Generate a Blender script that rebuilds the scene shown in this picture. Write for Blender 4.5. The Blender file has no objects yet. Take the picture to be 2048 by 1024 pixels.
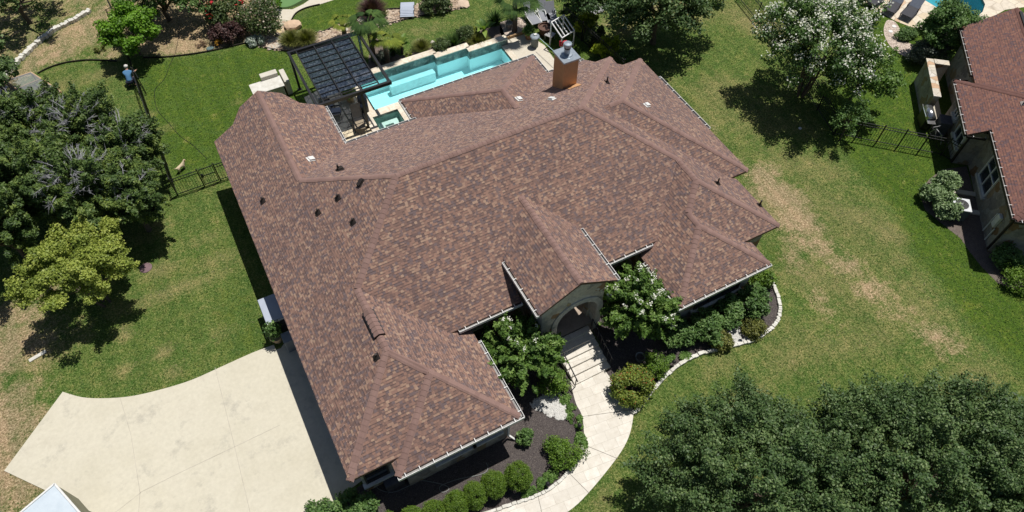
import bpy, bmesh, math, random
import numpy as np
from mathutils import Vector, Matrix
sc = bpy.context.scene
COL = sc.collection
# ------------------------------------------------------------------ camera
CAMH = 29.0; FPX = 1416.5; TILT = 0.94992; ROLL = 0.01616; YAW = 0.50092
_cy, _sy = math.cos(YAW), math.sin(YAW)
_fh = Vector((_sy, _cy, 0)); _rt = Vector((_cy, -_sy, 0))
_fw = _fh*math.cos(TILT) + Vector((0, 0, -math.sin(TILT)))
_up = _fh*math.sin(TILT) + Vector((0, 0, math.cos(TILT)))
_R = _rt*math.cos(ROLL) + _up*math.sin(ROLL); _U = -_rt*math.sin(ROLL) + _up*math.cos(ROLL)
cam_d = bpy.data.cameras.new("camera"); cam = bpy.data.objects.new("camera", cam_d); COL.objects.link(cam)
cam.matrix_world = Matrix(((_R.x, _U.x, -_fw.x, 0), (_R.y, _U.y, -_fw.y, 0), (_R.z, _U.z, -_fw.z, CAMH), (0, 0, 0, 1)))
cam_d.sensor_width = 36.0; cam_d.lens = FPX/2048*36.0; cam_d.clip_end = 2000; cam_d.clip_start = 0.5
sc.camera = cam
# ------------------------------------------------------------------ light
SUN_AZ, SUN_EL = 70.0, 71.0          # azimuth from +y towards +x
w = bpy.data.worlds.new("World"); sc.world = w; w.use_nodes = True
nt = w.node_tree; bg = nt.nodes["Background"]; sky = nt.nodes.new("ShaderNodeTexSky")
sky.sky_type = 'NISHITA'; sky.sun_disc = False; sky.sun_elevation = math.radians(SUN_EL); sky.sun_rotation = math.radians(SUN_AZ)
nt.links.new(sky.outputs[0], bg.inputs[0]); bg.inputs[1].default_value = 0.05
sd = bpy.data.lights.new("sun", 'SUN'); sd.energy = 4.6; sd.angle = math.radians(0.5); sd.color = (1.0, 0.96, 0.9)
so = bpy.data.objects.new("sun", sd); COL.objects.link(so)
_a, _e = math.radians(SUN_AZ), math.radians(SUN_EL)
SUNV = Vector((math.sin(_a)*math.cos(_e), math.cos(_a)*math.cos(_e), math.sin(_e)))
so.rotation_euler = (-SUNV).to_track_quat('-Z', 'Y').to_euler()
sc.view_settings.view_transform = 'Standard'; sc.view_settings.look = 'None'
sc.view_settings.exposure = 0.06; sc.view_settings.gamma = 1.0; sc.view_settings.use_curve_mapping = False
# ------------------------------------------------------------------ helpers
def G(px, py, z=0.0):
    """world point at height z that stands at this place of the photograph (2048 wide)"""
    d = _R*((px-1024)/FPX) - _U*((py-512)/FPX) + _fw
    t = (z-CAMH)/d.z
    return Vector((d.x*t, d.y*t, z))
def tag(o, label=None, cat=None, group=None, kind=None):
    if label: o["label"] = label
    if cat: o["category"] = cat
    if group: o["group"] = group
    if kind: o["kind"] = kind
    return o
def empty(name, loc=(0, 0, 0), rz=0.0, label=None, cat=None, group=None):
    o = bpy.data.objects.new(name, None); COL.objects.link(o); o.location = loc; o.rotation_euler = (0, 0, rz)
    o.empty_display_size = 0.2
    return tag(o, label, cat, group)
def copy_tree(o, parent=None):
    c = o.copy(); COL.objects.link(c); c.parent = parent
    if parent is not None: c.matrix_parent_inverse = o.matrix_parent_inverse.copy()
    for ch in list(o.children): copy_tree(ch, c)
    return c
def place(o, loc, rz=0.0, s=1.0, label=None, group=None):
    o.location = loc; o.rotation_euler = (0, 0, rz); o.scale = (s, s, s) if not hasattr(s, '__len__') else s
    return tag(o, label, None, group)
class MB:
    def __init__(s): s.v = []; s.f = []; s.uv = None; s.mi = []; s.cur = 0
    def poly(s, pts):
        n = len(s.v); s.v += [tuple(p) for p in pts]; s.f.append(tuple(range(n, n+len(pts)))); s.mi.append(s.cur)
        return s
    def box(s, c, d, rz=0.0, m=None):
        hx, hy, hz = d[0]/2, d[1]/2, d[2]/2; ca, sa = math.cos(rz), math.sin(rz); n = len(s.v)
        for z in (-hz, hz):
            for x, y in ((-hx, -hy), (hx, -hy), (hx, hy), (-hx, hy)):
                p = Vector((x, y, z))
                if m: p = m @ p
                else: p = Vector((x*ca-y*sa, x*sa+y*ca, z))
                s.v.append((c[0]+p.x, c[1]+p.y, c[2]+p.z))
        for q in ((3, 2, 1, 0), (4, 5, 6, 7), (0, 1, 5, 4), (1, 2, 6, 5), (2, 3, 7, 6), (3, 0, 4, 7)):
            s.f.append(tuple(n+i for i in q)); s.mi.append(s.cur)
        return s
    def bar(s, a, b, w, h=None, up=(0, 0, 1)):
        """rectangular bar from a to b, width w and height h"""
        a = Vector(a); b = Vector(b); h = h or w; d = (b-a)
        if d.length < 1e-6: return s
        t = d.normalized(); u = Vector(up)
        if abs(t.dot(u)) > .98: u = Vector((1, 0, 0))
        r = t.cross(u).normalized(); u = r.cross(t).normalized(); n = len(s.v)
        for p in (a, b):
            for i, j in ((-1, -1), (1, -1), (1, 1), (-1, 1)):
                s.v.append(tuple(p+r*(i*w/2)+u*(j*h/2)))
        for q in ((0, 1, 2, 3), (7, 6, 5, 4), (0, 4, 5, 1), (1, 5, 6, 2), (2, 6, 7, 3), (3, 7, 4, 0)):
            s.f.append(tuple(n+i for i in q)); s.mi.append(s.cur)
        return s
    def tube(s, pts, rad, seg=8, cap=True):
        pts = [Vector(p) for p in pts]; n0 = len(s.v); k = len(pts)
        rad = rad if hasattr(rad, '__len__') else [rad]*k
        for i, p in enumerate(pts):
            t = (pts[min(i+1, k-1)]-pts[max(i-1, 0)]).normalized()
            u = Vector((0, 0, 1)) if abs(t.z) < .95 else Vector((1, 0, 0))
            r = t.cross(u).normalized(); u = r.cross(t)
            for j in range(seg):
                a = 2*math.pi*j/seg; s.v.append(tuple(p+(r*math.cos(a)+u*math.sin(a))*rad[i]))
        for i in range(k-1):
            for j in range(seg):
                j2 = (j+1) % seg
                s.f.append((n0+i*seg+j, n0+i*seg+j2, n0+(i+1)*seg+j2, n0+(i+1)*seg+j)); s.mi.append(s.cur)
        if cap:
            s.f.append(tuple(n0+j for j in range(seg))[::-1]); s.mi.append(s.cur)
            s.f.append(tuple(n0+(k-1)*seg+j for j in range(seg))); s.mi.append(s.cur)
        return s
    def lathe(s, c, prof, seg=16, sx=1.0, sy=1.0):
        n0 = len(s.v); k = len(prof)
        for r, z in prof:
            for j in range(seg):
                a = 2*math.pi*j/seg; s.v.append((c[0]+r*sx*math.cos(a), c[1]+r*sy*math.sin(a), c[2]+z))
        for i in range(k-1):
            for j in range(seg):
                j2 = (j+1) % seg
                s.f.append((n0+i*seg+j, n0+i*seg+j2, n0+(i+1)*seg+j2, n0+(i+1)*seg+j)); s.mi.append(s.cur)
        s.f.append(tuple(n0+j for j in range(seg))[::-1]); s.mi.append(s.cur)
        s.f.append(tuple(n0+(k-1)*seg+j for j in range(seg))); s.mi.append(s.cur)
        return s
    def prism(s, pts, z0, z1):
        """vertical prism over a plan polygon"""
        k = len(pts); A = sum(pts[i][0]*pts[(i+1) % k][1]-pts[(i+1) % k][0]*pts[i][1] for i in range(k))
        if A < 0: pts = pts[::-1]
        n = len(s.v); s.v += [(p[0], p[1], z0) for p in pts]+[(p[0], p[1], z1) for p in pts]
        s.f.append(tuple(range(n, n+k))[::-1]); s.f.append(tuple(range(n+k, n+2*k))); s.mi += [s.cur]*2
        for i in range(k):
            j = (i+1) % k; s.f.append((n+i, n+j, n+k+j, n+k+i)); s.mi.append(s.cur)
        return s
    def build(s, name, m, parent=None, smooth=False, bevel=0.0):
        me = bpy.data.meshes.new(name); me.from_pydata(s.v, [], s.f); me.update()
        ms = m if isinstance(m, (list, tuple)) else [m]
        for q in ms: me.materials.append(q)
        if len(ms) > 1: me.polygons.foreach_set('material_index', s.mi)
        if s.uv is not None:
            ul = me.uv_layers.new(name='UVMap'); ul.data.foreach_set('uv', [c for q in s.uv for c in q])
        if smooth: me.polygons.foreach_set('use_smooth', [True]*len(me.polygons))
        o = bpy.data.objects.new(name, me); COL.objects.link(o); o.parent = parent
        if bevel:
            b = o.modifiers.new('bevel', 'BEVEL'); b.width = bevel; b.segments = 2; b.limit_method = 'ANGLE'
        return o
# ------------------------------------------------------------------ materials
def _ramp(nt, fac, stops, interp='LINEAR'):
    r = nt.nodes.new('ShaderNodeValToRGB'); r.color_ramp.interpolation = interp
    e = r.color_ramp.elements
    while len(e) > 1: e.remove(e[-1])
    e[0].position = stops[0][0]; e[0].color = (*stops[0][1], 1)
    for p, c in stops[1:]:
        k = e.new(p); k.color = (*c, 1)
    nt.links.new(fac, r.inputs[0]); return r.outputs[0]
def _noise(nt, scale, detail=4, rough=.6, vec=None, dim='3D'):
    n = nt.nodes.new('ShaderNodeTexNoise'); n.inputs['Scale'].default_value = scale; n.inputs['Detail'].default_value = detail
    n.inputs['Roughness'].default_value = rough
    if vec is not None: nt.links.new(vec, n.inputs['Vector'])
    return n.outputs[0]
def _mix(nt, fac, a, b, typ='MIX'):
    m = nt.nodes.new('ShaderNodeMix'); m.data_type = 'RGBA'; m.blend_type = typ
    for i, v in ((0, fac), (6, a), (7, b)):
        if hasattr(v, 'links') or hasattr(v, 'is_output'): nt.links.new(v, m.inputs[i])
        elif isinstance(v, (int, float)): m.inputs[i].default_value = v
        else: m.inputs[i].default_value = (*v, 1)
    return m.outputs[2]
def _math(nt, op, a, b=None, c=None, clamp=False):
    m = nt.nodes.new('ShaderNodeMath'); m.operation = op; m.use_clamp = clamp
    for i, v in enumerate((a, b, c)):
        if v is None: continue
        if isinstance(v, (int, float)): m.inputs[i].default_value = v
        else: nt.links.new(v, m.inputs[i])
    return m.outputs[0]
def _maprange(nt, v, a, b, c=0.0, d=1.0):
    m = nt.nodes.new('ShaderNodeMapRange'); nt.links.new(v, m.inputs[0])
    for i, q in zip((1, 2, 3, 4), (a, b, c, d)): m.inputs[i].default_value = q
    return m.outputs[0]
def newmat(name, rough=.8, spec=.3, metal=0.0):
    m = bpy.data.materials.new(name); m.use_nodes = True; nt = m.node_tree; b = nt.nodes['Principled BSDF']
    b.inputs['Roughness'].default_value = rough; b.inputs['Metallic'].default_value = metal
    b.inputs['Specular IOR Level'].default_value = spec
    tc = nt.nodes.new('ShaderNodeTexCoord')
    return m, nt, b, tc.outputs['Object']
def _bump(nt, b, h, strength=.5, dist=.02):
    n = nt.nodes.new('ShaderNodeBump'); n.inputs['Strength'].default_value = strength; n.inputs['Distance'].default_value = dist
    nt.links.new(h, n.inputs['Height']); nt.links.new(n.outputs[0], b.inputs['Normal'])
def M_plain(name, c, c2=None, scale=3.0, rough=.7, spec=.3, metal=0.0, bump=0.0, bscale=30):
    m, nt, b, tc = newmat(name, rough, spec, metal)
    c2 = c2 or tuple(x*.75 for x in c)
    n = _noise(nt, scale, 5, .65, tc); col = _ramp(nt, n, [(.3, c2), (.7, c)]); nt.links.new(col, b.inputs['Base Color'])
    if bump: _bump(nt, b, _noise(nt, bscale, 3, .6, tc), bump)
    return m
def M_multi(name, layers, rough=.85, spec=.2, bump=.5, bscale=25, bdist=.03, voro=None):
    """layers: first colour, then (scale, lo, hi, colour) laid over it through noise"""
    m, nt, b, tc = newmat(name, rough, spec)
    col = layers[0]
    for sc_, lo, hi, c in layers[1:]:
        n = _noise(nt, sc_, 5, .65, tc); f = _maprange(nt, n, lo, hi); col = _mix(nt, f, col, c)
    if voro:
        vs, amt = voro; v = nt.nodes.new('ShaderNodeTexVoronoi'); v.inputs['Scale'].default_value = vs; nt.links.new(tc, v.inputs['Vector'])
        g = _ramp(nt, _sep(nt, v.outputs['Color'])[0], [(0, (1-amt,)*3), (1, (1+amt,)*3)])
        col = _mix(nt, 1.0, col, g, 'MULTIPLY')
        if bump: _bump(nt, b, v.outputs['Distance'], bump, bdist)
    elif bump: _bump(nt, b, _noise(nt, bscale, 4, .7, tc), bump, bdist)
    nt.links.new(col, b.inputs['Base Color'])
    return m
def _sep(nt, v):
    s = nt.nodes.new('ShaderNodeSeparateXYZ'); nt.links.new(v, s.inputs[0]); return s.outputs
def _comb(nt, x, y, z=0.0):
    s = nt.nodes.new('ShaderNodeCombineXYZ')
    for i, v in enumerate((x, y, z)):
        if isinstance(v, (int, float)): s.inputs[i].default_value = v
        else: nt.links.new(v, s.inputs[i])
    return s.outputs[0]
def _white(nt, vec):
    n = nt.nodes.new('ShaderNodeTexWhiteNoise'); n.noise_dimensions = '3D'; nt.links.new(vec, n.inputs['Vector']); return n.outputs['Value']
def M_shingle(name, stops, row=.116, tab=.12, tone=1.0):
    m, nt, b, tc = newmat(name, .9, .25)
    b.inputs['Sheen Weight'].default_value = .7; b.inputs['Sheen Roughness'].default_value = .4; b.inputs['Sheen Tint'].default_value = (1, .76, .70, 1)
    t = nt.nodes.new('ShaderNodeTexCoord'); u, v, _ = _sep(nt, t.outputs['UV'])
    vr = _math(nt, 'DIVIDE', v, row); ri = _math(nt, 'FLOOR', vr); rf = _math(nt, 'FRACT', vr)
    rr = _white(nt, _comb(nt, ri, 3.7, 0.0)); uu = _math(nt, 'ADD', _math(nt, 'DIVIDE', u, tab), _math(nt, 'MULTIPLY', rr, 7.0))
    wob = _noise(nt, 1.1, 1, .5, _comb(nt, uu, _math(nt, 'MULTIPLY', ri, 5.3)))
    uu = _math(nt, 'ADD', uu, _math(nt, 'MULTIPLY', wob, .25))
    ci = _math(nt, 'FLOOR', uu); rnd = _white(nt, _comb(nt, ci, ri, 1.0)); rnd2 = _white(nt, _comb(nt, ci, ri, 8.0))
    drift = _noise(nt, .8, 4, .65, t.outputs['UV']); rnd = _math(nt, 'ADD', _math(nt, 'MULTIPLY', rnd, .9), _math(nt, 'MULTIPLY', _math(nt, 'SUBTRACT', drift, .5), .30))
    rnd = _math(nt, 'ADD', rnd, .05)
    col = _ramp(nt, rnd, stops, 'CONSTANT')
    gr = _noise(nt, 40, 2, .6, tc); col = _mix(nt, 1.0, col, _ramp(nt, gr, [(.3, (.86,)*3), (.7, (1.14,)*3)]), 'MULTIPLY')
    st = _noise(nt, .35, 4, .6, tc); col = _mix(nt, 1.0, col, _ramp(nt, st, [(.3, (.9*tone, .9*tone, .92*tone)), (.7, (1.08*tone, 1.06*tone, 1.04*tone))]), 'MULTIPLY')
    col = _mix(nt, 1.0, col, (1.045, .985, .965), 'MULTIPLY')
    # shadow under raised tabs of the course above, painted as a dark line
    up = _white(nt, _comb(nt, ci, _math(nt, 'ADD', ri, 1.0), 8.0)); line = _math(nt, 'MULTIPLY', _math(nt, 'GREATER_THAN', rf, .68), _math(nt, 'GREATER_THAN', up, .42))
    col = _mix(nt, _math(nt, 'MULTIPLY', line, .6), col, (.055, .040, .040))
    nt.links.new(col, b.inputs['Base Color'])
    h = _math(nt, 'ADD', _math(nt, 'SUBTRACT', 1.0, rf), _math(nt, 'MULTIPLY', _math(nt, 'GREATER_THAN', rnd2, .42), .5))
    _bump(nt, b, h, .8, .014)
    return m
TAN = [(0.0, (.142, .100, .092)), (.18, (.222, .144, .116)), (.32, (.146, .114, .116)), (.42, (.245, .156, .124)), (.54, (.184, .122, .102)),
       (.65, (.268, .172, .132)), (.72, (.165, .122, .116)), (.78, (.305, .208, .156)), (.90, (.345, .248, .184))]
RED = [(0.0, (.19, .098, .080)), (.3, (.235, .125, .096)), (.5, (.20, .105, .088)), (.7, (.135, .088, .094)), (.85, (.265, .142, .104)), (.95, (.165, .088, .080))]
MT = {}
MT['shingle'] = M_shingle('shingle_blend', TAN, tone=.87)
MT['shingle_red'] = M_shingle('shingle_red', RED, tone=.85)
def M_cap():
    m, nt, b, tc = newmat('ridge_shingle', .88, .25); b.inputs['Sheen Weight'].default_value = .6; b.inputs['Sheen Tint'].default_value = (1, .70, .62, 1)
    at = nt.nodes.new('ShaderNodeAttribute'); at.attribute_name = 'rnd'
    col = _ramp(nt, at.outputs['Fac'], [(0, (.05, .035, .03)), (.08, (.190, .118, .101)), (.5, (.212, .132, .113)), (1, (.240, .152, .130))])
    g = _noise(nt, 50, 2, .6, tc); col = _mix(nt, 1, col, _ramp(nt, g, [(.3, (.85,)*3), (.7, (1.1,)*3)]), 'MULTIPLY')
    nt.links.new(col, b.inputs['Base Color']); return m
MT['cap'] = M_cap()
def M_leaf(name, dark, mid, light, trans=.25, rough=.55, dead=None):
    m = bpy.data.materials.new(name); m.use_nodes = True; nt = m.node_tree; b = nt.nodes['Principled BSDF']
    b.inputs['Roughness'].default_value = rough; b.inputs['Specular IOR Level'].default_value = .35
    at = nt.nodes.new('ShaderNodeAttribute'); at.attribute_name = 'rnd'
    st = [(0, dark), (.5, mid), (.93, light)]
    if dead: st.append((.99, dead))
    col = _ramp(nt, at.outputs['Fac'], st); nt.links.new(col, b.inputs['Base Color'])
    tr = nt.nodes.new('ShaderNodeBsdfTranslucent'); tc_ = _mix(nt, 1.0, col, (1.2, 1.35, .6), 'MULTIPLY'); nt.links.new(tc_, tr.inputs[0])
    mx = nt.nodes.new('ShaderNodeMixShader'); mx.inputs[0].default_value = trans
    nt.links.new(b.outputs[0], mx.inputs[1]); nt.links.new(tr.outputs[0], mx.inputs[2])
    nt.links.new(mx.outputs[0], nt.nodes['Material Output'].inputs[0]); return m
MT['white'] = M_plain('white_paint', (.72, .72, .70), (.6, .6, .58), 8, .5)
MT['gutter'] = M_plain('gutter_white', (.78, .78, .76), (.62, .62, .6), 4, .4)
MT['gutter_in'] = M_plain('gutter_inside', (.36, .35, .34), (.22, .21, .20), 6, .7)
MT['black'] = M_plain('black_metal', (.018, .018, .02), (.012, .012, .013), 8, .4, .5)
MT['dark'] = M_plain('dark_brown_metal', (.035, .028, .025), (.02, .016, .015), 8, .5)
MT['glass'] = M_plain('window_glass', (.03, .04, .05), (.015, .02, .025), 1, .06, .8)
MT['bark'] = M_plain('bark', (.16, .13, .10), (.07, .055, .045), 12, .9, .1, 0, .8, 30)
MT['bark_grey'] = M_plain('weathered_branch', (.44, .44, .46), (.24, .24, .25), 10, .9, .1)
MT['steel'] = M_plain('galvanised', (.42, .47, .52), (.30, .35, .40), 5, .35, .5, .6)
MT['fascia'] = M_plain('fascia_brown', (.14, .085, .06), (.1, .06, .045), 5, .6)
# ------------------------------------------------------------------ roof solver: union of hipped volumes
def clip(poly, a, b, c):
    """keep a*x+b*y+c >= 0"""
    out = []; n = len(poly)
    for i in range(n):
        p, q = poly[i], poly[(i+1) % n]; dp = a*p[0]+b*p[1]+c; dq = a*q[0]+b*q[1]+c
        if dp >= -1e-9: out.append(p)
        if (dp > 1e-9 and dq < -1e-9) or (dp < -1e-9 and dq > 1e-9):
            t = dp/(dp-dq); out.append((p[0]+(q[0]-p[0])*t, p[1]+(q[1]-p[1])*t))
    return out
def area(p): return abs(sum(p[i][0]*p[(i+1) % len(p)][1]-p[(i+1) % len(p)][0]*p[i][1] for i in range(len(p))))/2 if len(p) > 2 else 0
class Roof:
    """volumes: (planes, footprint); a plane is (a,b,c): z = a*x+b*y+c; the footprint is a convex polygon"""
    def __init__(s, vols): s.v = vols
    def half(s, fp):
        A = sum(fp[i][0]*fp[(i+1) % len(fp)][1]-fp[(i+1) % len(fp)][0]*fp[i][1] for i in range(len(fp)))
        if A < 0: fp = fp[::-1]
        H = []
        for i in range(len(fp)):
            p, q = fp[i], fp[(i+1) % len(fp)]; dx, dy = q[0]-p[0], q[1]-p[1]; H.append((-dy, dx, dy*p[0]-dx*p[1]))
        return H
    def Z(s, x, y):
        best = -99
        for pl, fp in s.v:
            if all(a*x+b*y+c >= -1e-6 for a, b, c in s.half(fp)): best = max(best, min(a*x+b*y+c for a, b, c in pl))
        return best
    def faces(s):
        out = []
        for vi, (pl, fp) in enumerate(s.v):
            for pi, P in enumerate(pl):
                poly = list(fp)
                for qi, Q in enumerate(pl):
                    if qi != pi: poly = clip(poly, Q[0]-P[0], Q[1]-P[1], Q[2]-P[2])
                    if not poly: break
                pieces = [poly] if area(poly) > 1e-4 else []
                for wi, (pl2, fp2) in enumerate(s.v):
                    if wi == vi: continue
                    H = list(s.half(fp2)); skip = False
                    for Q in pl2:
                        h = (Q[0]-P[0], Q[1]-P[1], Q[2]-P[2])
                        if max(abs(h[0]), abs(h[1]), abs(h[2])) < 1e-6:
                            if wi > vi: skip = True; break
                            continue
                        H.append(h)
                    if skip: continue
                    new = []
                    for pc in pieces:
                        cur = pc
                        for h in H:
                            o = clip(cur, -h[0], -h[1], -h[2])
                            if area(o) > 1e-4: new.append(o)
                            cur = clip(cur, *h)
                            if area(cur) <= 1e-4: break
                    pieces = new
                out += [(pc, P) for pc in pieces]
        return out
def build_roof(R, name, m, parent, thick=.14, mfas=None):
    mb = MB(); mb.uv = []
    for pc, (a, b, c) in R.faces():
        A = sum(pc[i][0]*pc[(i+1) % len(pc)][1]-pc[(i+1) % len(pc)][0]*pc[i][1] for i in range(len(pc)))
        if A < 0: pc = pc[::-1]
        g = math.hypot(a, b); sl = math.sqrt(1+g*g); z = lambda p: a*p[0]+b*p[1]+c
        uv = [((-b*p[0]+a*p[1])/g, (a*p[0]+b*p[1])/g*sl) for p in pc]
        mb.cur = 0; mb.poly([(p[0], p[1], z(p)) for p in pc]); mb.uv += uv
        mb.cur = 1; mb.poly([(p[0], p[1], z(p)-thick) for p in pc[::-1]]); mb.uv += uv[::-1]
        for i in range(len(pc)):
            p, q = pc[i], pc[(i+1) % len(pc)]
            mb.poly([(p[0], p[1], z(p)-thick), (q[0], q[1], z(q)-thick), (q[0], q[1], z(q)-.003), (p[0], p[1], z(p)-.003)]); mb.uv += [(0, 0)]*4
    return mb.build(name, [m, mfas or MT['fascia']], parent)
def set_rnd(me, vals):
    at = me.attributes.new('rnd', 'FLOAT', 'FACE'); at.data.foreach_set('value', np.asarray(vals, dtype=np.float32))
def ridge_caps(R, p, q, parent, width=.14, step=.2, rise=.022, name='ridge_cap', m=None):
    rng = random.Random(int(p[0]*91+q[1]*17)); mb = MB(); vals = []
    p = Vector(p[:2]); q = Vector(q[:2]); d = q-p; L = d.length; t = d/L; nrm = Vector((-t.y, t.x)); n = max(2, int(L/step))
    zz = lambda pt: R.Z(pt.x, pt.y)
    if zz(p) > zz(q): p, q, t, nrm = q, p, -t, -nrm
    for i in range(n):
        a = p+t*(L*i/n); b = p+t*(L*(i+1.25)/n) if i < n-1 else q; rows = []; wj = width*rng.uniform(.93, 1.07)
        for pt, up in ((a, rise+.018), (b, rise)):
            r = []
            for k in (-1, -.45, 0, .45, 1):
                o = pt+nrm*(wj*k); z = R.Z(o.x, o.y)
                if z < -50: z = zz(pt)-width*.5*abs(k)
                r.append((o.x, o.y, z+up*(1 if abs(k) < .9 else .6)-(.012 if k == 0 else 0)))
            rows.append(r)
        for j in range(4):
            mb.poly([rows[0][j+1], rows[0][j], rows[1][j], rows[1][j+1]])
            mb.poly([rows[0][j], rows[0][j+1], (rows[0][j+1][0], rows[0][j+1][1], rows[0][j+1][2]-.06), (rows[0][j][0], rows[0][j][1], rows[0][j][2]-.06)])
        for j, s_ in ((0, 1), (4, -1)):
            A_, B_ = rows[0][j], rows[1][j]; mb.poly([A_, (A_[0], A_[1], A_[2]-.05), (B_[0], B_[1], B_[2]-.05), B_])
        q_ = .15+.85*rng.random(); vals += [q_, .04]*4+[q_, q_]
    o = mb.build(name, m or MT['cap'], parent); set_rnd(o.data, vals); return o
def gutter(p, q, out, parent, hang=.58, start=.3, color=None, name='gutter'):
    """half open box gutter along the eave from p to q, 'out' is the outward direction"""
    p = Vector(p); q = Vector(q); out = Vector(out).normalized(); t = (q-p).normalized(); L = (q-p).length; mb = MB(); w_ = .12
    c0, c1 = p+out*.01, q+out*.01
    mb.bar(c0+out*(w_/2)+Vector((0, 0, -.13)), c1+out*(w_/2)+Vector((0, 0, -.13)), w_, .015)
    mb.bar(c0+out*w_+Vector((0, 0, -.065)), c1+out*w_+Vector((0, 0, -.065)), .018, .15)
    for e, s_ in ((c0, 1), (c1, -1)): mb.bar(e+Vector((0, 0, -.07)), e+out*w_+Vector((0, 0, -.07)), .015, .13)
    d = start
    while d < L:
        mb.cur = 2; a = c0+t*d; mb.bar(a+Vector((0, 0, .012))-out*.05, a+out*w_+Vector((0, 0, .006)), .025, .010); d += hang
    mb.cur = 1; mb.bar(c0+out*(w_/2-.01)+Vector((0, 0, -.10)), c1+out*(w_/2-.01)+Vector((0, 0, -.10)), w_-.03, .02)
    return mb.build(name, [color or MT['gutter'], MT['gutter_in'], MT['gutter']], parent)
# ------------------------------------------------------------------ the main house
P = .5715; Z0 = 3.0
xL, xA, xa, xB, xE, xW, xG, xE2, xp1, xp2, xg1, xg2 = -1.14, 5.72, .50, 4.69, 20.89, 14.24, 19.29, 21.61, 8.53, 16.63, 8.11, 11.89
yM, yB, yF1, yF2, yF3, yF4, yE2f, yE2b, yP, yG, yGe, yMc = 13.55, 26.42, 10.15, 9.54, 12.07, 10.71, 15.37, 24.85, 28.28, 29.68, 12.41, 13.89
zA, zW, z2, zP, zg, zF1 = Z0-.36, Z0-.32, Z0+.24, Z0-.18, Z0+1.20, Z0-.15
def pl_l(x, z): return (P, 0, z-P*x)      # rises towards +x from x
def pl_r(x, z): return (-P, 0, z+P*x)
def pl_f(y, z): return (0, P, z-P*y)
def pl_b(y, z): return (0, -P, z+P*y)
def rect(x0, x1, y0, y1): return [(x0, y0), (x1, y0), (x1, y1), (x0, y1)]
LP, EP, BP = pl_l(xL, Z0), pl_r(xE, Z0), pl_b(yB, Z0)
mainp = [LP, EP, pl_f(yM, Z0), BP]; xm = (xL+xB)/2
vols = [
    (mainp, rect(xL, 18.95, yMc, yB)), (mainp, rect(18.95, 19.97, yMc, 25.45)), (mainp, rect(19.97, xE, yMc, 24.80)),
    ([LP, pl_r(xA, zA), pl_f(yF1, zF1)], rect(xL, xA, yF1, 18)),
    ([pl_l(xa, zA), pl_r(xA, zA), pl_f(yF2, zA)], rect(xa, xA, yF2, 13.0)),
    ([LP, pl_r(xB, Z0)], rect(xL, xB, 21, 29.60)), ([LP, pl_r(xB, Z0)], [(.05, 28), (.05, 29.62), (.67, 30.26), (2.86, 30.30), (3.5, 29.64), (3.5, 28)]),
    ([pl_l(xW, zW), EP, pl_f(yF3, Z0)], rect(xW, xE, yF3, 20)),
    ([pl_l(xW, zW), pl_r(xG, zW), pl_f(yF4, zW)], rect(xW, xG, yF4, 17)),
    ([pl_f(yE2f, z2), pl_r(xE2, z2), pl_b(yE2b, z2)], rect(15, xE2, yE2f, yE2b)),
    ([pl_l(xp1, zP), pl_r(xp2, zP), pl_b(yP, zP)], rect(xp1, xp2, 22.5, yP)),
    ([pl_l(xg1, zg), pl_r(xg2, zg)], rect(xg1, xg2, yGe, 20)),
]
ROOF = Roof(vols)
house = empty('house', (8, 18, 0), 0, 'large stone house with sprawling brown blended hip roof filling the middle', 'house')
class HP:  # helper: parts of the house are written in world coordinates
    pass
def under(o, root):
    o.matrix_parent_inverse = Matrix.Translation(-Vector(root.location)) if root.rotation_euler.z == 0 else (Matrix.Translation(root.location) @ Matrix.Rotation(root.rotation_euler.z, 4, 'Z')).inverted()
    return o
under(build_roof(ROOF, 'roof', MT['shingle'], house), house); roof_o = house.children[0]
roof_o['label'] = 'brown and tan blended shingle roof'
def cap(a, b, **k): return under(ridge_caps(ROOF, a, b, house, **k), house)
dm = (yB-yM)/2; y0 = (yB+yM)/2; hB = (xB-xL)/2; xr = (xL+xA)/2+(zA-Z0)/(2*P); hr = xr-xL
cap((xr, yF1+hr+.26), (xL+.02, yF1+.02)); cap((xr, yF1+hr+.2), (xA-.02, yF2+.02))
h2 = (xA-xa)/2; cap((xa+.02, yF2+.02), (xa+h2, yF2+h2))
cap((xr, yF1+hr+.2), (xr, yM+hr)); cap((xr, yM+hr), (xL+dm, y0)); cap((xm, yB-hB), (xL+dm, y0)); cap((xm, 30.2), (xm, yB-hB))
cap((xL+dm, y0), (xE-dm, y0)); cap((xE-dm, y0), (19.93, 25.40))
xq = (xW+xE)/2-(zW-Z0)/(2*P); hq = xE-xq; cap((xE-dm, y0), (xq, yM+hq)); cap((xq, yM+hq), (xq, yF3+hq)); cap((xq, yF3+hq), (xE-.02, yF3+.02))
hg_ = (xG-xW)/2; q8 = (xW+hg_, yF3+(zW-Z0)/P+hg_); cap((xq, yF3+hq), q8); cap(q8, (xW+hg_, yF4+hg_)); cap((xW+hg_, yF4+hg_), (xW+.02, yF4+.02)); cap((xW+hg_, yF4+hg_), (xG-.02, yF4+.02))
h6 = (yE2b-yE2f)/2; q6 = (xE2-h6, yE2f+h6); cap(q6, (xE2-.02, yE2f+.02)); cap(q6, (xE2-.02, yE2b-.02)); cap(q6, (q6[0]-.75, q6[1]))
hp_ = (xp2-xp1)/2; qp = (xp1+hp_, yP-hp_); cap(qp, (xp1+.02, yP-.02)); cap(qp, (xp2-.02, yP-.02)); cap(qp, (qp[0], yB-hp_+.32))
xgm = (xg1+xg2)/2; cap((xgm, yGe+.02), (xgm, yM+(xg2-xg1)/2+1.2/P))
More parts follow.
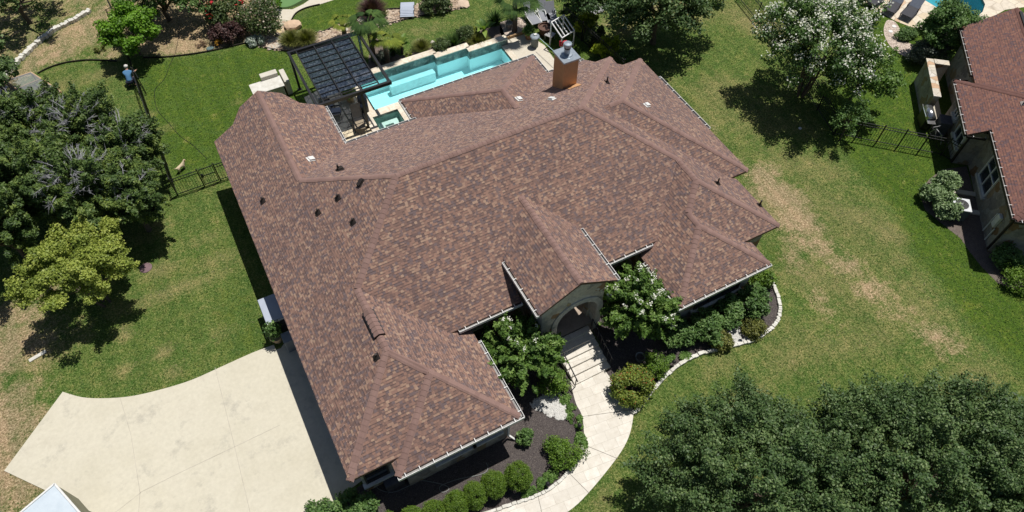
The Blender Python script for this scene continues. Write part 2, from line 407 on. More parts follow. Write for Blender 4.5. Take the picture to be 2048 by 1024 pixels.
# the raised ridge vent on the left wing
vm = MB(); ya, yb = yF1+hr+.95, yM+hr-1.2
for s_ in (-1, 1):
    vm.poly([(xr, ya, ROOF.Z(xr, ya)+.08), (xr+s_*.24, ya, ROOF.Z(xr, ya)+.01), (xr+s_*.24, yb, ROOF.Z(xr, yb)+.01), (xr, yb, ROOF.Z(xr, yb)+.08)][::s_])
    vm.poly([(xr+s_*.24, ya, ROOF.Z(xr, ya)+.01), (xr+s_*.24, yb, ROOF.Z(xr, yb)+.01), (xr+s_*.24, yb, ROOF.Z(xr, yb)-.2), (xr+s_*.24, ya, ROOF.Z(xr, ya)-.2)])
vm.poly([(xr-.24, ya, ROOF.Z(xr, ya)-.2), (xr-.24, ya, ROOF.Z(xr, ya)+.01), (xr, ya, ROOF.Z(xr, ya)+.08), (xr+.24, ya, ROOF.Z(xr, ya)+.01), (xr+.24, ya, ROOF.Z(xr, ya)-.2)])
rv = under(vm.build('ridge_vent', MT['black'], house), house)
cm = MB(); vals = []; n = int((yb-ya)/.2); rg = random.Random(3)
for i in range(n):
    a = ya+(yb-ya)*i/n; b = ya+(yb-ya)*(i+1.1)/n; z = ROOF.Z(xr, a)+.11
    for s_ in (-1, 1):
        cm.poly([(xr, a, z+.03), (xr+s_*.215, a, z-.085), (xr+s_*.215, b, z-.105), (xr, b, z+.01)][::s_])
    cm.poly([(xr-.215, a, z-.12), (xr-.215, a, z-.085), (xr, a, z+.03), (xr+.215, a, z-.085), (xr+.215, a, z-.12)][::-1])
    vals += [rg.random()]*3
cc = cm.build('vent_shingle', MT['cap'], rv); set_rnd(cc.data, vals)
# gutters
def gut(p, q, out, **k): return under(gutter(p, q, out, house, **k), house)
gut((xa, yF2, zA), (xA+.12, yF2, zA), (0, -1, 0)); gut((xA, yF2-.1, zA), (xA, yMc-.6, zA), (1, 0, 0))
gut((xA-.6, yMc, Z0+.19), (xg1-.02, yMc, Z0+.19), (0, -1, 0)); gut((xg2+.02, yMc, Z0+.19), (xW+.6, yMc, Z0+.19), (0, -1, 0))
gut((xg1, yGe, zg), (xg1, yM+1.9, zg), (-1, 0, 0)); gut((xg2, yGe, zg), (xg2, yM+1.9, zg), (1, 0, 0))
gut((xW, yF4-.1, zW), (xW, yMc-.5, zW), (-1, 0, 0)); gut((xW-.12, yF4, zW), (xG, yF4, zW), (0, -1, 0))
gut((xE2, 18.6, z2), (xE2, 23.1, z2), (1, 0, 0))
gut((xB, yB+.05, Z0), (xB, yG-.2, Z0), (1, 0, 0)); gut((xB-.25, yB, Z0), (xp1+.1, yB, Z0), (0, 1, 0))
gut((xp1, yB+.3, zP), (xp1, yP+.1, zP), (-1, 0, 0)); gut((xp1-.1, yP, zP), (xp2+.1, yP, zP), (0, 1, 0)); gut((xp2, yB+.1, zP), (xp2, yP, zP), (1, 0, 0)); gut((xp2+.0, yB, Z0), (18.9, yB, Z0), (0, 1, 0))
# walls : stone
def M_stone(name, tint=1.0, sc=2.3):
    m, nt, b, tc = newmat(name, .9, .15)
    v = nt.nodes.new('ShaderNodeTexVoronoi'); v.inputs['Scale'].default_value = sc; v.feature = 'F1'
    wv = nt.nodes.new('ShaderNodeVectorMath'); wv.operation = 'ADD'; nz = nt.nodes.new('ShaderNodeTexNoise'); nz.inputs['Scale'].default_value = 1.5
    nt.links.new(tc, nz.inputs['Vector']); nt.links.new(tc, wv.inputs[0]); nt.links.new(nz.outputs['Color'], wv.inputs[1]); nt.links.new(wv.outputs[0], v.inputs['Vector'])
    t = tint
    c = _ramp(nt, _sep(nt, v.outputs['Color'])[0], [(0, (.46*t, .44*t, .39*t)), (.2, (.38*t, .36*t, .32*t)), (.38, (.48*t, .45*t, .38*t)), (.55, (.36*t, .28*t, .18*t)), (.68, (.28*t, .18*t, .10*t)), (.76, (.44*t, .40*t, .33*t)), (.9, (.30*t, .28*t, .25*t))], 'CONSTANT')
    n = _noise(nt, 6, 4, .6, tc); c = _mix(nt, 1, c, _ramp(nt, n, [(.3, (.75,)*3), (.7, (1.12,)*3)]), 'MULTIPLY')
    e = nt.nodes.new('ShaderNodeTexVoronoi'); e.feature = 'DISTANCE_TO_EDGE'; e.inputs['Scale'].default_value = sc; nt.links.new(wv.outputs[0], e.inputs['Vector'])
    g = _maprange(nt, e.outputs['Distance'], 0.0, .03); c = _mix(nt, g, (.30*t, .28*t, .25*t), c); nt.links.new(c, b.inputs['Base Color'])
    _bump(nt, b, g, .6, .02); return m
MT['stone'] = M_stone('limestone_wall'); MT['stucco'] = M_plain('cream_stucco', (.5, .46, .38), (.42, .38, .31), 3, .9)
OV = .38
wl, wr = xL+OV, xA-OV
outline = [(wl, yF1+OV), (xa+OV, yF1+OV), (xa+OV, yF2+OV), (wr, yF2+OV), (wr, yMc+OV+.9), (xg1+OV, yMc+OV+.9), (xg2-OV, yMc+OV+.9), (xW+OV, yMc+OV+.9), (xW+OV, yF4+OV), (xG-OV, yF4+OV), (xG-OV, yF3+OV),
           (xE-OV, yF3+OV), (xE-OV, yE2f+OV), (xE2-OV, yE2f+OV), (xE2-OV, yE2b-OV), (19.6, yE2b-OV), (19.6, 25.05), (18.57, 25.05), (18.57, yB-OV), (xp2-OV, yB-OV), (xp2-OV, yP-OV), (xp1+OV, yP-OV), (xp1+OV, yB-OV), (xB-OV, yB-OV), (xB-OV, yG-OV), (wl, yG-OV)]
mb = MB(); k = len(outline)
for i in range(k):
    p, q = outline[i], outline[(i+1) % k]; mb.poly([(p[0], p[1], -.05), (q[0], q[1], -.05), (q[0], q[1], 2.86 if i not in (4, 5, 6) else 3.35), (p[0], p[1], 2.86 if i not in (4, 5, 6) else 3.35)])
mb.poly([(wl, yG-OV, 2.8), (xB-OV, yG-OV, 2.8), (xm, yG-OV, 2.8+(xB-xL)/2*P)])
wall = under(mb.build('wall', MT['stone'], house), house)
# floor slab seen under nothing; porch
gy = yGe+.30; ga, gb = xg1+.34, xg2-.34; wt = .42
def arch_wall(y_, t_, x0, x1, ztop, cx, hw, spring, zf, apex):
    """gabled wall in the x-z plane with an arched opening"""
    m_ = MB(); N = 20; arc = [(cx+hw*math.cos(math.pi*i/N), spring+hw*math.sin(math.pi*i/N)) for i in range(N+1)]  # right to left
    hole = [(cx+hw, zf)]+arc+[(cx-hw, zf)]
    def topz(x): return ztop+(apex-ztop)*(1-abs(x-(x0+x1)/2)/((x1-x0)/2))
    for yy, flip in ((y_, 1), (y_+t_, -1)):
        def add(pts): m_.poly([(a, yy, b) for a, b in (pts if flip > 0 else pts[::-1])])
        add([(x0, zf-.7), (cx-hw, zf-.7), (cx-hw, spring), (x0, spring)]); add([(cx+hw, zf-.7), (x1, zf-.7), (x1, spring), (cx+hw, spring)])
        # above the springing: strips from the arc up to the gable line
        for i in range(N):
            a, b = arc[i+1], arc[i]; add([a, b, (b[0], topz(b[0])), (a[0], topz(a[0]))] if not (a[0] < (x0+x1)/2 < b[0]) else [a, b, (b[0], topz(b[0])), ((x0+x1)/2, apex), (a[0], topz(a[0]))])
        add([(x0, spring), (cx-hw, spring), (cx-hw, topz(cx-hw)), (x0, topz(x0))]); add([(cx+hw, spring), (x1, spring), (x1, topz(x1)), (cx+hw, topz(cx+hw))])
    for i in range(len(hole)-1):
        a, b = hole[i], hole[i+1]; m_.poly([(a[0], y_, a[1]), (b[0], y_, b[1]), (b[0], y_+t_, b[1]), (a[0], y_+t_, a[1])])
    for x in (x0, x1): m_.poly([(x, y_, zf-.7), (x, y_+t_, zf-.7), (x, y_+t_, ztop), (x, y_, ztop)])
    return m_
acx, ahw, asp = 10.28, 1.02, 2.02; PF = .66
under(arch_wall(gy, wt, ga, gb, zg-.18, acx, ahw, asp, PF, zg-.18+(gb-ga)/2*P).build('porch_arch', M_stone('porch_stone', 1.35, 1.9), house), house)['label'] = 'gabled stone porch front with a round arch'
# stone ring around the arch
rm = MB(); N = 22
for i in range(N):
    a0, a1 = math.pi*i/N, math.pi*(i+.94)/N
    pts = [(acx+r*math.cos(a), asp+r*math.sin(a)) for r, a in ((ahw+.01, a0), (ahw+.30, a0), (ahw+.30, a1), (ahw+.01, a1))]
    for yy, s_ in ((gy-.05, 1), (gy+.02, -1)): rm.poly([(a, yy, b) for a, b in pts][::s_])
    for j in range(4):
        a, b = pts[j], pts[(j+1) % 4]; rm.poly([(a[0], gy-.05, a[1]), (a[0], gy+.02, a[1]), (b[0], gy+.02, b[1]), (b[0], gy-.05, b[1])])
for s_ in (-1, 1):
    zc = PF+.12
    while zc < asp: rm.box((acx+s_*(ahw+.155), gy-.02, zc), (.28, .07, .21)); zc += .225
MT['stone2'] = M_plain('cut_limestone', (.62, .61, .57), (.46, .45, .42), 5, .9, .15, 0, .4, 20)
under(rm.build('arch_trim', MT['stone2'], house), house)
# porch side walls with an opening on the right, floor, door
sm = MB(); yb_ = yMc+OV+.9
sm.box((ga+.2, (gy+wt+yb_)/2, (zg-.2+0)/2), (.4, yb_-gy-wt-.004, zg-.2)); under(sm.build('porch_side_wall', MT['stone'], house), house)
sm = MB(); y1 = gy+wt; sm.box((gb-.2, y1+.16, 2.0), (.4, .315, 4.0)); sm.box((gb-.2, yb_-.21, 2.0), (.4, .41, 4.0)); sm.box((gb-.2, (y1+.32+yb_-.42)/2, 3.55), (.4, yb_-.42-y1-.325, .9))
under(sm.build('porch_side_wall', MT['stone'], house), house)
fl = MB(); fl.box(((ga+gb)/2, (gy+yb_)/2+.2, PF/2-.02), (gb-ga-.01, yb_-gy+.3, PF-.002)); MT['floor'] = M_multi('porch_floor', [(.42, .34, .27), (2, .35, .65, (.34, .27, .21)), (8, .4, .7, (.48, .40, .33))], .7)
under(fl.build('porch_floor', MT['floor'], house), house)
dr = MB(); dr.box((10.0, yb_-.03, PF+1.15), (1.7, .08, 2.3)); MT['wood'] = M_plain('dark_wood', (.12, .055, .025), (.06, .03, .015), 10, .45)
door = under(dr.build('door', MT['wood'], house), house)

h_ = MB().box((10.08, yb_-.1, PF+1.05), (.05, .06, .3)).build('handle', MT['black'], door)
# windows : frame with pane
def window(c, wdt, hgt, ax, parent, root, out, bars=1, fm=None, arch_lintel=False):
    """ax 0: window in a wall along x, ax 1: along y; out: outward sign"""
    f = MB(); t = .07; n = Vector((0, out, 0)) if ax == 0 else Vector((out, 0, 0)); u = Vector((1, 0, 0)) if ax == 0 else Vector((0, 1, 0))
    c = Vector(c)+n*.02
    def b(cu, cz, du, dz, dep=.1):
        f.box(c+u*cu+Vector((0, 0, cz)), (du, dep, dz) if ax == 0 else (dep, du, dz))
    b(-wdt/2+t/2, 0, t, hgt); b(wdt/2-t/2, 0, t, hgt); b(0, hgt/2-t/2, wdt-2*t-.004, t); b(0, -hgt/2+t/2, wdt-2*t-.004, t)
    for i in range(bars): b(-wdt/2+wdt*(i+1)/(bars+1), 0, .05, hgt-2*t-.004, .08)
    b(0, .0, wdt-2*t-.004, .03, .06)
    w_ = under(f.build('window', fm or MT['white'], parent), root)
    g_ = MB(); g_.box(c-n*.03, (wdt-t, .03, hgt-t) if ax == 0 else (.03, wdt-t, hgt-t)); g_.build('pane', MT['glass'], w_)
    s_ = MB(); s_.box(c+n*.06+Vector((0, 0, -hgt/2-.08)), (wdt+.3, .2, .14) if ax == 0 else (.2, wdt+.3, .14)); s_.build('sill', MT['stone2'], w_)
    return w_
dkf = M_plain('bronze_frame', (.06, .05, .045), (.04, .035, .03), 6, .5)
window((2.95, yF2+OV, 1.75), 1.5, 1.1, 0, house, house, -1, 1, dkf); window((4.75-.35, yF2+OV, 1.75), 1.1, 1.1, 0, house, house, -1, 1, dkf)
window((.1-.25, yF1+OV, 1.6), 1.0, 1.4, 0, house, house, -1, 0, dkf)
window((17.0, yF4+OV, 1.6), 2.6, 1.5, 0, house, house, -1, 2, dkf)
window((wr, 12.3, 1.7), 1.4, 1.4, 1, house, house, 1, 1, dkf); window((6.6, yb_, 2.0), 1.6, 1.8, 0, house, house, -1, 1, dkf); window((13.2, yb_, 2.0), 1.6, 1.8, 0, house, house, -1, 1, dkf)
window((xW+OV, 12.6, 1.7), 1.3, 1.4, 1, house, house, -1, 1, dkf)
for yy in (13.4, 16.6): window((wl, yy, 1.25), 2.6, 2.2, 1, house, house, -1, 2, dkf)
# downspouts
def downspout(x, y, zt, ox, oy):
    d = MB(); d.bar((x+ox*.3, y+oy*.3, zt-.14), (x, y, zt-.42), .07, .09); d.bar((x, y, zt-.42), (x, y, .28), .07, .09); d.bar((x, y, .28), (x+ox*.22, y+oy*.45, .08), .07, .09)
    return under(d.build('downspout', MT['gutter'], house), house)
downspout(wr+.03, yF2+OV-.05, zA, .9, -.5); downspout(xW+OV-.05, yF4+OV+.3, zW, -1, 0)
# roof vents
def stack(x, y, h=.32, r=.05, m=None, base=.17):
    z = ROOF.Z(x, y); d = MB(); d.tube([(x, y, z-.05), (x, y, z+h)], r, 10); d.lathe((x, y, z), [(base*.9, -.08), (base*.9, .03), (r*1.5, .10), (r, .14)], 12)
    d.box((x, y, z+.02), (base*2, base*2.2, .03), 0, Matrix.Rotation(math.atan(P), 3, 'X') if abs(ROOF.Z(x, y+.05)-z) > .01 and ROOF.Z(x, y+.05) > z else (Matrix.Rotation(-math.atan(P), 3, 'X') if abs(ROOF.Z(x, y+.05)-z) > .01 else Matrix.Rotation(-math.atan(P) if ROOF.Z(x+.05, y) > z else math.atan(P), 3, 'Y')))
    return under(d.build('vent_pipe', m or MT['dark'], house), house)
def onroof(px, py):
    """walk down the view line until it meets the roof"""
    lo, hi = None, None
    for i in range(400):
        z = 9-.02*i; g = G(px, py, z)
        if ROOF.Z(g.x, g.y) >= z: return g.x, g.y
    return G(px, py, 3)[:2]
for q in ((526, 403), (636, 426), (676, 397), (706, 445), (753, 715)): stack(*onroof(*q), .26, .05, None, .13)
for q in ((1214, 165), (1435, 367), (1519, 411)): stack(*onroof(*q), .36, .038, None, .12)
def cowl(px, py, m, w_=.26, l_=.3, hgt=.16, rz=0, lab=None):
    x, y = onroof(px, py); z = ROOF.Z(x, y); e = .1; gx = (ROOF.Z(x+e, y)-ROOF.Z(x-e, y))/(2*e); gy_ = (ROOF.Z(x, y+e)-ROOF.Z(x, y-e))/(2*e)
    nrm = Vector((-gx, -gy_, 1)).normalized(); M3 = nrm.to_track_quat('Z', 'Y').to_matrix() @ Matrix.Rotation(rz, 3, 'Z'); d = MB()
    d.box(Vector((x, y, z))+nrm*.02, (w_*1.5, l_*1.5, .02), 0, M3); d.box(Vector((x, y, z))+nrm*hgt*.5, (w_, l_, hgt), 0, M3)
    d.box(Vector((x, y, z))+nrm*hgt*.95+M3@Vector((0, -.03, 0)), (w_*1.1, l_*1.15, .03), 0, M3)
    o = under(d.build('roof_vent', m, house, bevel=.012), house)
    if lab: o['label'] = lab
    return o
cowl(722, 366, MT['dark'], .17, .26, .11, .5, 'dark box vent beside the ridge'); cowl(681, 339, MT['dark'], .22, .3, .1); stack(*onroof(677, 340), .32, .045, None, .12)
for q in ((621, 319), (1037, 199), (1104, 199), (1293, 211)): cowl(*q, MT['white'], .2, .26, .1, .3)
# chimney
ch = MB(); cx0, cx1, cy0, cy1, ct = 15.33, 16.15, 23.02, 23.98, 6.55
ch.box(((cx0+cx1)/2, (cy0+cy1)/2, (4.2+ct)/2), (cx1-cx0, cy1-cy0, ct-4.2))
MT['chim'] = M_plain('tan_stucco', (.58, .335, .17), (.5, .29, .15), 3, .9, .1, 0, .3, 40)
chim = under(ch.build('chimney', MT['chim'], house), house)
cpm = MB(); cpm.box(((cx0+cx1)/2, (cy0+cy1)/2, ct+.03), (cx1-cx0+.14, cy1-cy0+.14, .09)); cpm.lathe(((cx0+cx1)/2, (cy0+cy1)/2, ct+.075), [(.30, 0), (.27, .05), (.17, .06)], 20); cpm.build('chimney_cap', MT['steel'], chim)
fm = MB(); fc = ((cx0+cx1)/2, (cy0+cy1)/2, ct+.1); fm.lathe(fc, [(.15, 0), (.15, .34)], 18); fm.cur = 1; fm.lathe(fc, [(.165, .34), (.165, .46)], 18); fm.cur = 0; fm.lathe(fc, [(.21, .46), (.215, .60), (.19, .63), (.02, .65)], 18)
fm.build('flue', [MT['steel'], MT['black']], chim)
fs = MB(); fs.box(((cx0+cx1)/2+.1, cy0-.2, ROOF.Z(15.9, cy0-.2)+.03), (cx1-cx0-.1, .42, .02), 0, Matrix.Rotation(-math.atan(P), 3, 'X')); fs.build('flashing', MT['chim'], chim)
# ------------------------------------------------------------------ ground sheet: lawn, dry turf and bare earth blend by soft masks
def axis(lo, hi, a, b, st): return np.concatenate([np.linspace(lo, a, 8)[:-1], np.arange(a, b, st), np.linspace(b, hi, 8)])
gx_ = axis(-160, 220, -22, 62, .33); gy__ = axis(-120, 260, -10, 64, .33)
X, Y = np.meshgrid(gx_, gy__); nx_, ny_ = len(gx_), len(gy__)
def blobs(lst):
    m = np.zeros_like(X)
    for px, py, rx, ry, rot, amt in lst:
        g = G(px, py); c, s = math.cos(math.radians(rot)), math.sin(math.radians(rot)); dx, dy = X-g.x, Y-g.y
        u = (dx*c+dy*s)/rx; v = (-dx*s+dy*c)/ry; m = np.maximum(m, amt*np.clip(1.35-np.sqrt(u*u+v*v), 0, 1))
    return m
def inside(pts):
    P_ = [G(*q) for q in pts]; r = np.zeros(X.shape, bool); n = len(P_)
    for i in range(n):
        a, b = P_[i], P_[(i+1) % n]; cond = ((a.y > Y) != (b.y > Y)); xi = (b.x-a.x)*(Y-a.y)/((b.y-a.y) or 1e-9)+a.x; r ^= cond & (X < xi)
    return r.astype(float)
def blur(m, k=2):
    for _ in range(k):
        p = np.pad(m, 1, mode='edge'); m = (p[1:-1, 1:-1]*2+p[:-2, 1:-1]+p[2:, 1:-1]+p[1:-1, :-2]+p[1:-1, 2:])/6
    return m
dirt = blobs([(1525, 348, 1.3, .9, 0, .9), (1560, 395, 1.9, 1.3, -60, 1.0), (1595, 445, 1.6, 1.2, -50, 1.0), (1540, 372, 1.4, .9, -50, .95), (1625, 490, 1.7, .9, -40, .8), (1690, 530, 1.2, .9, -30, .75), (1745, 580, 1.2, .9, -30, .8), (1590, 520, .9, 1.3, -40, .55),
    (1640, 600, .8, 1.6, 0, .45), (1790, 620, 1.3, .8, -30, .5), (1870, 670, 1.4, .8, -40, .7), (1900, 700, 1.0, .6, -30, .6), (1470, 330, 1.2, .6, -50, .6), (1420, 260, .9, .4, -50, .5),
    (0, 640, 1.6, 1.2, 0, .95), (60, 630, 1.2, .8, 0, .8), (0, 720, 1.3, 1.6, 90, .95), (30, 790, .8, 1.4, 90, .8), (0, 860, 1.6, 2.0, 90, .9), (40, 980, 1.3, 1.3, 0, .9), (-40, 900, 3, 4, 0, 1), (85, 575, 1.4, 1.0, 0, .8), (20, 690, 1.5, 3.0, 75, .9), (25, 860, 1.2, 3.2, 75, .85), (1250, 35, 2.5, 1.5, 0, .5), (1330, 20, 3, 2, 0, .55),
    (35, 940, 1.2, 1.8, 0, .85), (370, 40, 3.2, 3.0, 0, 1.0), (1525, 50, .8, 2.5, 20, .35), (840, 55, .6, .4, 0, .3)])
dirt = np.maximum(dirt, blur(inside([(250, -60), (248, 60), (262, 108), (287, 115), (351, 111), (410, 105), (449, 97), (498, 84), (560, 40), (540, -60)]), 1))
outer = inside([(-300, 150), (0, 165), (62, 101), (117, 58), (182, 22), (240, -30), (236, 60), (250, 118), (234, 121), (184, 120), (129, 125), (76, 146), (40, 170), (-300, 260)])
upper = inside([(-300, 150), (0, 160), (62, 98), (117, 55), (182, 18), (240, -40), (200, -200), (-300, -200)])
dirt = np.maximum(dirt, blur(outer, 2)*.82); dirt = np.maximum(dirt, upper*.62)
green_back = blobs([(190, 100, 1.8, .9, 10, .8), (130, 125, 1.6, .6, 10, .5), (95, 45, 1.6, 1.2, 40, .35)])
dirt = dirt*(1-.8*green_back)
dry = blobs([(230, 610, .7, 1.2, 80, .35), (326, 590, .5, 3.6, 88, .6), (320, 540, .5, 1.0, 88, .55), (325, 705, .4, .6, 80, .8), (247, 668, .4, .5, 0, .85), (250, 740, .5, .4, 0, .7), (345, 745, .5, .4, 0, .6), (440, 520, .6, 1.4, 88, .45), (455, 660, .5, 1.2, 88, .45), (405, 480, .4, 1.6, 88, .4), (300, 460, 1.2, .8, 0, .45), (70, 720, .8, 1.4, 80, .6), (120, 690, 1.4, .7, 0, .5),
    (315, 265, .5, 1.6, 100, .75), (300, 230, .4, .8, 100, .6), (200, 150, 1.5, .7, 0, .6), (130, 170, 1.3, .7, 0, .5), (500, 60, .5, .5, 0, .5), (470, 205, .7, .3, 0, .5), (420, 150, 1.4, .5, 0, .35),
    (1530, 60, 1.3, 3.2, 15, .75), (1480, 230, 4.5, 3.0, -40, .34), (1640, 430, 5.0, 3.2, -45, .36), (1780, 600, 4.5, 2.6, -40, .36), (1620, 690, 4.0, 1.8, -10, .3), (1560, 420, 2.6, 1.4, -55, .75), (1450, 180, 2.0, 1.6, -30, .5), (1560, 250, 3.0, 1.2, -35, .45), (1600, 330, 3.0, 1.3, -45, .55), (1690, 430, 2.8, 1.2, -45, .6), (1780, 470, 1.3, .7, -40, .8), (1800, 520, .9, .5, 0, .5), (1700, 690, 3.0, 1.0, -20, .5), (1640, 560, 2.6, 1.2, -40, .6), (1830, 620, 2.2, 1.1, -40, .5), (1560, 730, 2.0, .8, 0, .4), (1950, 760, 2, 1, 0, .5), (1440, 730, 1.6, .6, 10, .35), (1200, 1010, 1.2, .4, 30, .4), (1275, 770, 1.0, .4, 30, .35), (1500, 800, 1.6, .7, 10, .45),
    (1390, 30, 2.0, 1.2, 0, .5), (850, 60, 1.6, .5, -10, .45), (1255, 60, 1.5, 1.0, 0, .6), (600, 15, .6, .3, 0, .2), (1000, 10, 1.2, .6, 0, .3)])
lush = blur(inside([(1690, 298), (1720, 340), (1760, 380), (1790, 420), (1815, 480), (1850, 530), (1890, 580), (1930, 640), (1990, 690), (2080, 760), (2400, 800), (2400, 100), (1900, -60), (1740, -60), (1700, 120), (1640, 240)]), 5)
lush = np.maximum(lush, blur(inside([(268, 130), (350, 116), (450, 102), (497, 90), (580, 106), (640, 200), (440, 330), (350, 370)]), 4)*.8)
lush = np.maximum(lush, blur(inside([(595, 60), (600, 40), (640, 10), (670, -10), (860, -10), (800, 14), (700, 34), (650, 60), (620, 64)]), 0)*.8)
lush = np.maximum(lush, blobs([(640, 30, 2, 1, 0, .6), (1010, 60, 2, 1, 0, .4), (1130, 90, 3, 1.0, -40, .9), (1350, 200, 1.6, .8, -50, .6), (1560, 520, .7, 1.2, 0, .5), (490, 660, 1.0, 3.5, 0, .4), (450, 200, 1.2, .8, 60, .9)]))
me = bpy.data.meshes.new('ground'); idx = np.arange(nx_*ny_).reshape(ny_, nx_)
quads = np.stack([idx[:-1, :-1], idx[:-1, 1:], idx[1:, 1:], idx[1:, :-1]], -1).reshape(-1, 4)
POOL = [(7.77, 31.17), (9.28, 31.17), (9.28, 29.4), (17.05, 29.4), (17.05, 33.0), (14.8, 33.0), (14.8, 33.4), (12.73, 33.4), (12.73, 33.8), (7.77, 33.8)]
SPA = [(7.38, 29.2), (8.92, 29.2), (8.92, 30.62), (7.38, 30.62)]
NP_C = G(1905, -8); NP = [tuple(G(*q)[:2]) for q in ((1832, -14), (1848, 0), (1868, 12), (1885, 24), (1905, 37), (1930, 42), (1950, 36), (1965, 24), (1970, 9), (1962, -8), (1942, -28), (1895, -55), (1850, -50), (1830, -32))]
def inpoly(x, y, P_):
    r = False; n = len(P_)
    for i in range(n):
        a, b = P_[i], P_[(i+1) % n]
        if (a[1] > y) != (b[1] > y) and x < (b[0]-a[0])*(y-a[1])/(b[1]-a[1])+a[0]: r = not r
    return r
ins = np.zeros(X.shape, bool)
for j in range(ny_):
    if not (17 < gy__[j] < 64): continue
    for i in range(nx_):
        if 6 < gx_[i] < 60 and (inpoly(gx_[i], gy__[j], POOL) or inpoly(gx_[i], gy__[j], SPA) or inpoly(gx_[i], gy__[j], NP)): ins[j, i] = True
touch = ins[:-1, :-1] | ins[:-1, 1:] | ins[1:, 1:] | ins[1:, :-1]
quads = quads[~touch.ravel()]
def np_mesh(me, V, F4):
    me.vertices.add(len(V)); me.vertices.foreach_set('co', V.astype(np.float32).ravel()); k = F4.shape[1]
    me.loops.add(len(F4)*k); me.loops.foreach_set('vertex_index', F4.astype(np.int32).ravel()); me.polygons.add(len(F4))
    me.polygons.foreach_set('loop_start', (np.arange(len(F4))*k).astype(np.int32)); me.polygons.foreach_set('loop_total', np.full(len(F4), k, np.int32)); me.update()
np_mesh(me, np.stack([X.ravel(), Y.ravel(), np.zeros(X.size)], -1), quads)
for nm, A_ in (('dirt', dirt), ('dry', dry), ('lush', lush)):
    at = me.attributes.new(nm, 'FLOAT', 'POINT'); at.data.foreach_set('value', A_.astype(np.float32).ravel())
def M_ground():
    m, nt, b, tc = newmat('lawn_and_earth', .95, .1)
    def attr(n):
        a = nt.nodes.new('ShaderNodeAttribute'); a.attribute_name = n; return a.outputs['Fac']
    n1 = _noise(nt, .9, 6, .7, tc); n2 = _noise(nt, 5, 5, .75, tc); n3 = _noise(nt, 22, 4, .8, tc); n4 = _noise(nt, .22, 4, .6, tc)
    # directional mower/turf streaks
    mp = nt.nodes.new('ShaderNodeMapping'); nt.links.new(tc, mp.inputs[0]); mp.inputs['Rotation'].default_value = (0, 0, .45); mp.inputs['Scale'].default_value = (14, 3.5, 1)
    n5 = _noise(nt, 1.0, 4, .7, mp.outputs[0])
    sp = nt.nodes.new('ShaderNodeMapping'); nt.links.new(tc, sp.inputs[0]); n6 = _noise(nt, 60, 2, .7, sp.outputs[0])
    n7 = _noise(nt, 11, 5, .8, tc); n8 = _noise(nt, 2.4, 5, .7, tc)
    grass = _mix(nt, _maprange(nt, n1, .38, .62), (.056, .112, .026), (.095, .140, .036))
    grass = _mix(nt, _maprange(nt, n8, .46, .66), grass, (.140, .165, .056))
    grass = _mix(nt, _maprange(nt, n5, .5, .68), grass, (.042, .092, .024)); grass = _mix(nt, _maprange(nt, n7, .5, .72), grass, (.16, .165, .085))
    lushc = _mix(nt, _maprange(nt, n2, .38, .62), (.042, .086, .012), (.066, .114, .018)); lushc = _mix(nt, _maprange(nt, n8, .52, .68), lushc, (.092, .135, .024)); lushc = _mix(nt, _maprange(nt, n1, .56, .7), lushc, (.12, .15, .03))
    lf = _maprange(nt, _math(nt, 'ADD', attr('lush'), _math(nt, 'MULTIPLY', _math(nt, 'SUBTRACT', _math(nt, 'ADD', n8, n1), 1.0), 1.8)), .15, .85)
    grass = _mix(nt, _math(nt, 'MULTIPLY', lf, .9), grass, lushc)
    dryc = _mix(nt, n7, (.19, .155, .085), (.32, .26, .16))
    v = _math(nt, 'ADD', _math(nt, 'MULTIPLY', n1, .5), _math(nt, 'ADD', _math(nt, 'MULTIPLY', n8, .55), _math(nt, 'MULTIPLY', n7, .45)))
    df = _math(nt, 'ADD', attr('dry'), _math(nt, 'ADD', _math(nt, 'MULTIPLY', _math(nt, 'SUBTRACT', v, .75), 1.8), _math(nt, 'MULTIPLY', _math(nt, 'SUBTRACT', n4, .5), .8)))
    df = _math(nt, 'SUBTRACT', df, _math(nt, 'MULTIPLY', attr('lush'), .3)); df = _maprange(nt, df, .05, .8)
    col = _mix(nt, _math(nt, 'MULTIPLY', df, .6), grass, dryc)
    dc = _mix(nt, n8, (.22, .16, .115), (.36, .27, .20)); dc = _mix(nt, _maprange(nt, n7, .5, .68), dc, (.42, .35, .28)); dc = _mix(nt, _maprange(nt, n3, .55, .7), dc, (.13, .10, .075))
    dm_ = _maprange(nt, _math(nt, 'ADD', attr('dirt'), _math(nt, 'MULTIPLY', _math(nt, 'SUBTRACT', v, .75), 2.6)), .3, 1.0)
    col = _mix(nt, dm_, col, dc)
    col = _mix(nt, 1, col, _ramp(nt, n7, [(.34, (.50,)*3), (.66, (1.55,)*3)]), 'MULTIPLY'); col = _mix(nt, 1, col, _ramp(nt, n3, [(.34, (.66,)*3), (.66, (1.36,)*3)]), 'MULTIPLY')
    col = _mix(nt, 1, col, (1.16, 1.16, .94), 'MULTIPLY'); mp2 = nt.nodes.new('ShaderNodeMapping'); nt.links.new(tc, mp2.inputs[0]); mp2.inputs['Rotation'].default_value = (0, 0, .08); mp2.inputs['Scale'].default_value = (1.5, .09, 1); n9 = _noise(nt, 1.0, 3, .6, mp2.outputs[0]); col = _mix(nt, 1, col, _ramp(nt, n9, [(.38, (.86, .90, .86)), (.62, (1.16, 1.10, 1.10))]), 'MULTIPLY'); nt.links.new(col, b.inputs['Base Color'])
    _bump(nt, b, _math(nt, 'ADD', n3, _math(nt, 'MULTIPLY', n6, .6)), .9, .06); return m
me_ground_mat = M_ground(); me.materials.append(me_ground_mat); go = bpy.data.objects.new('ground', me); COL.objects.link(go); tag(go, kind='structure')
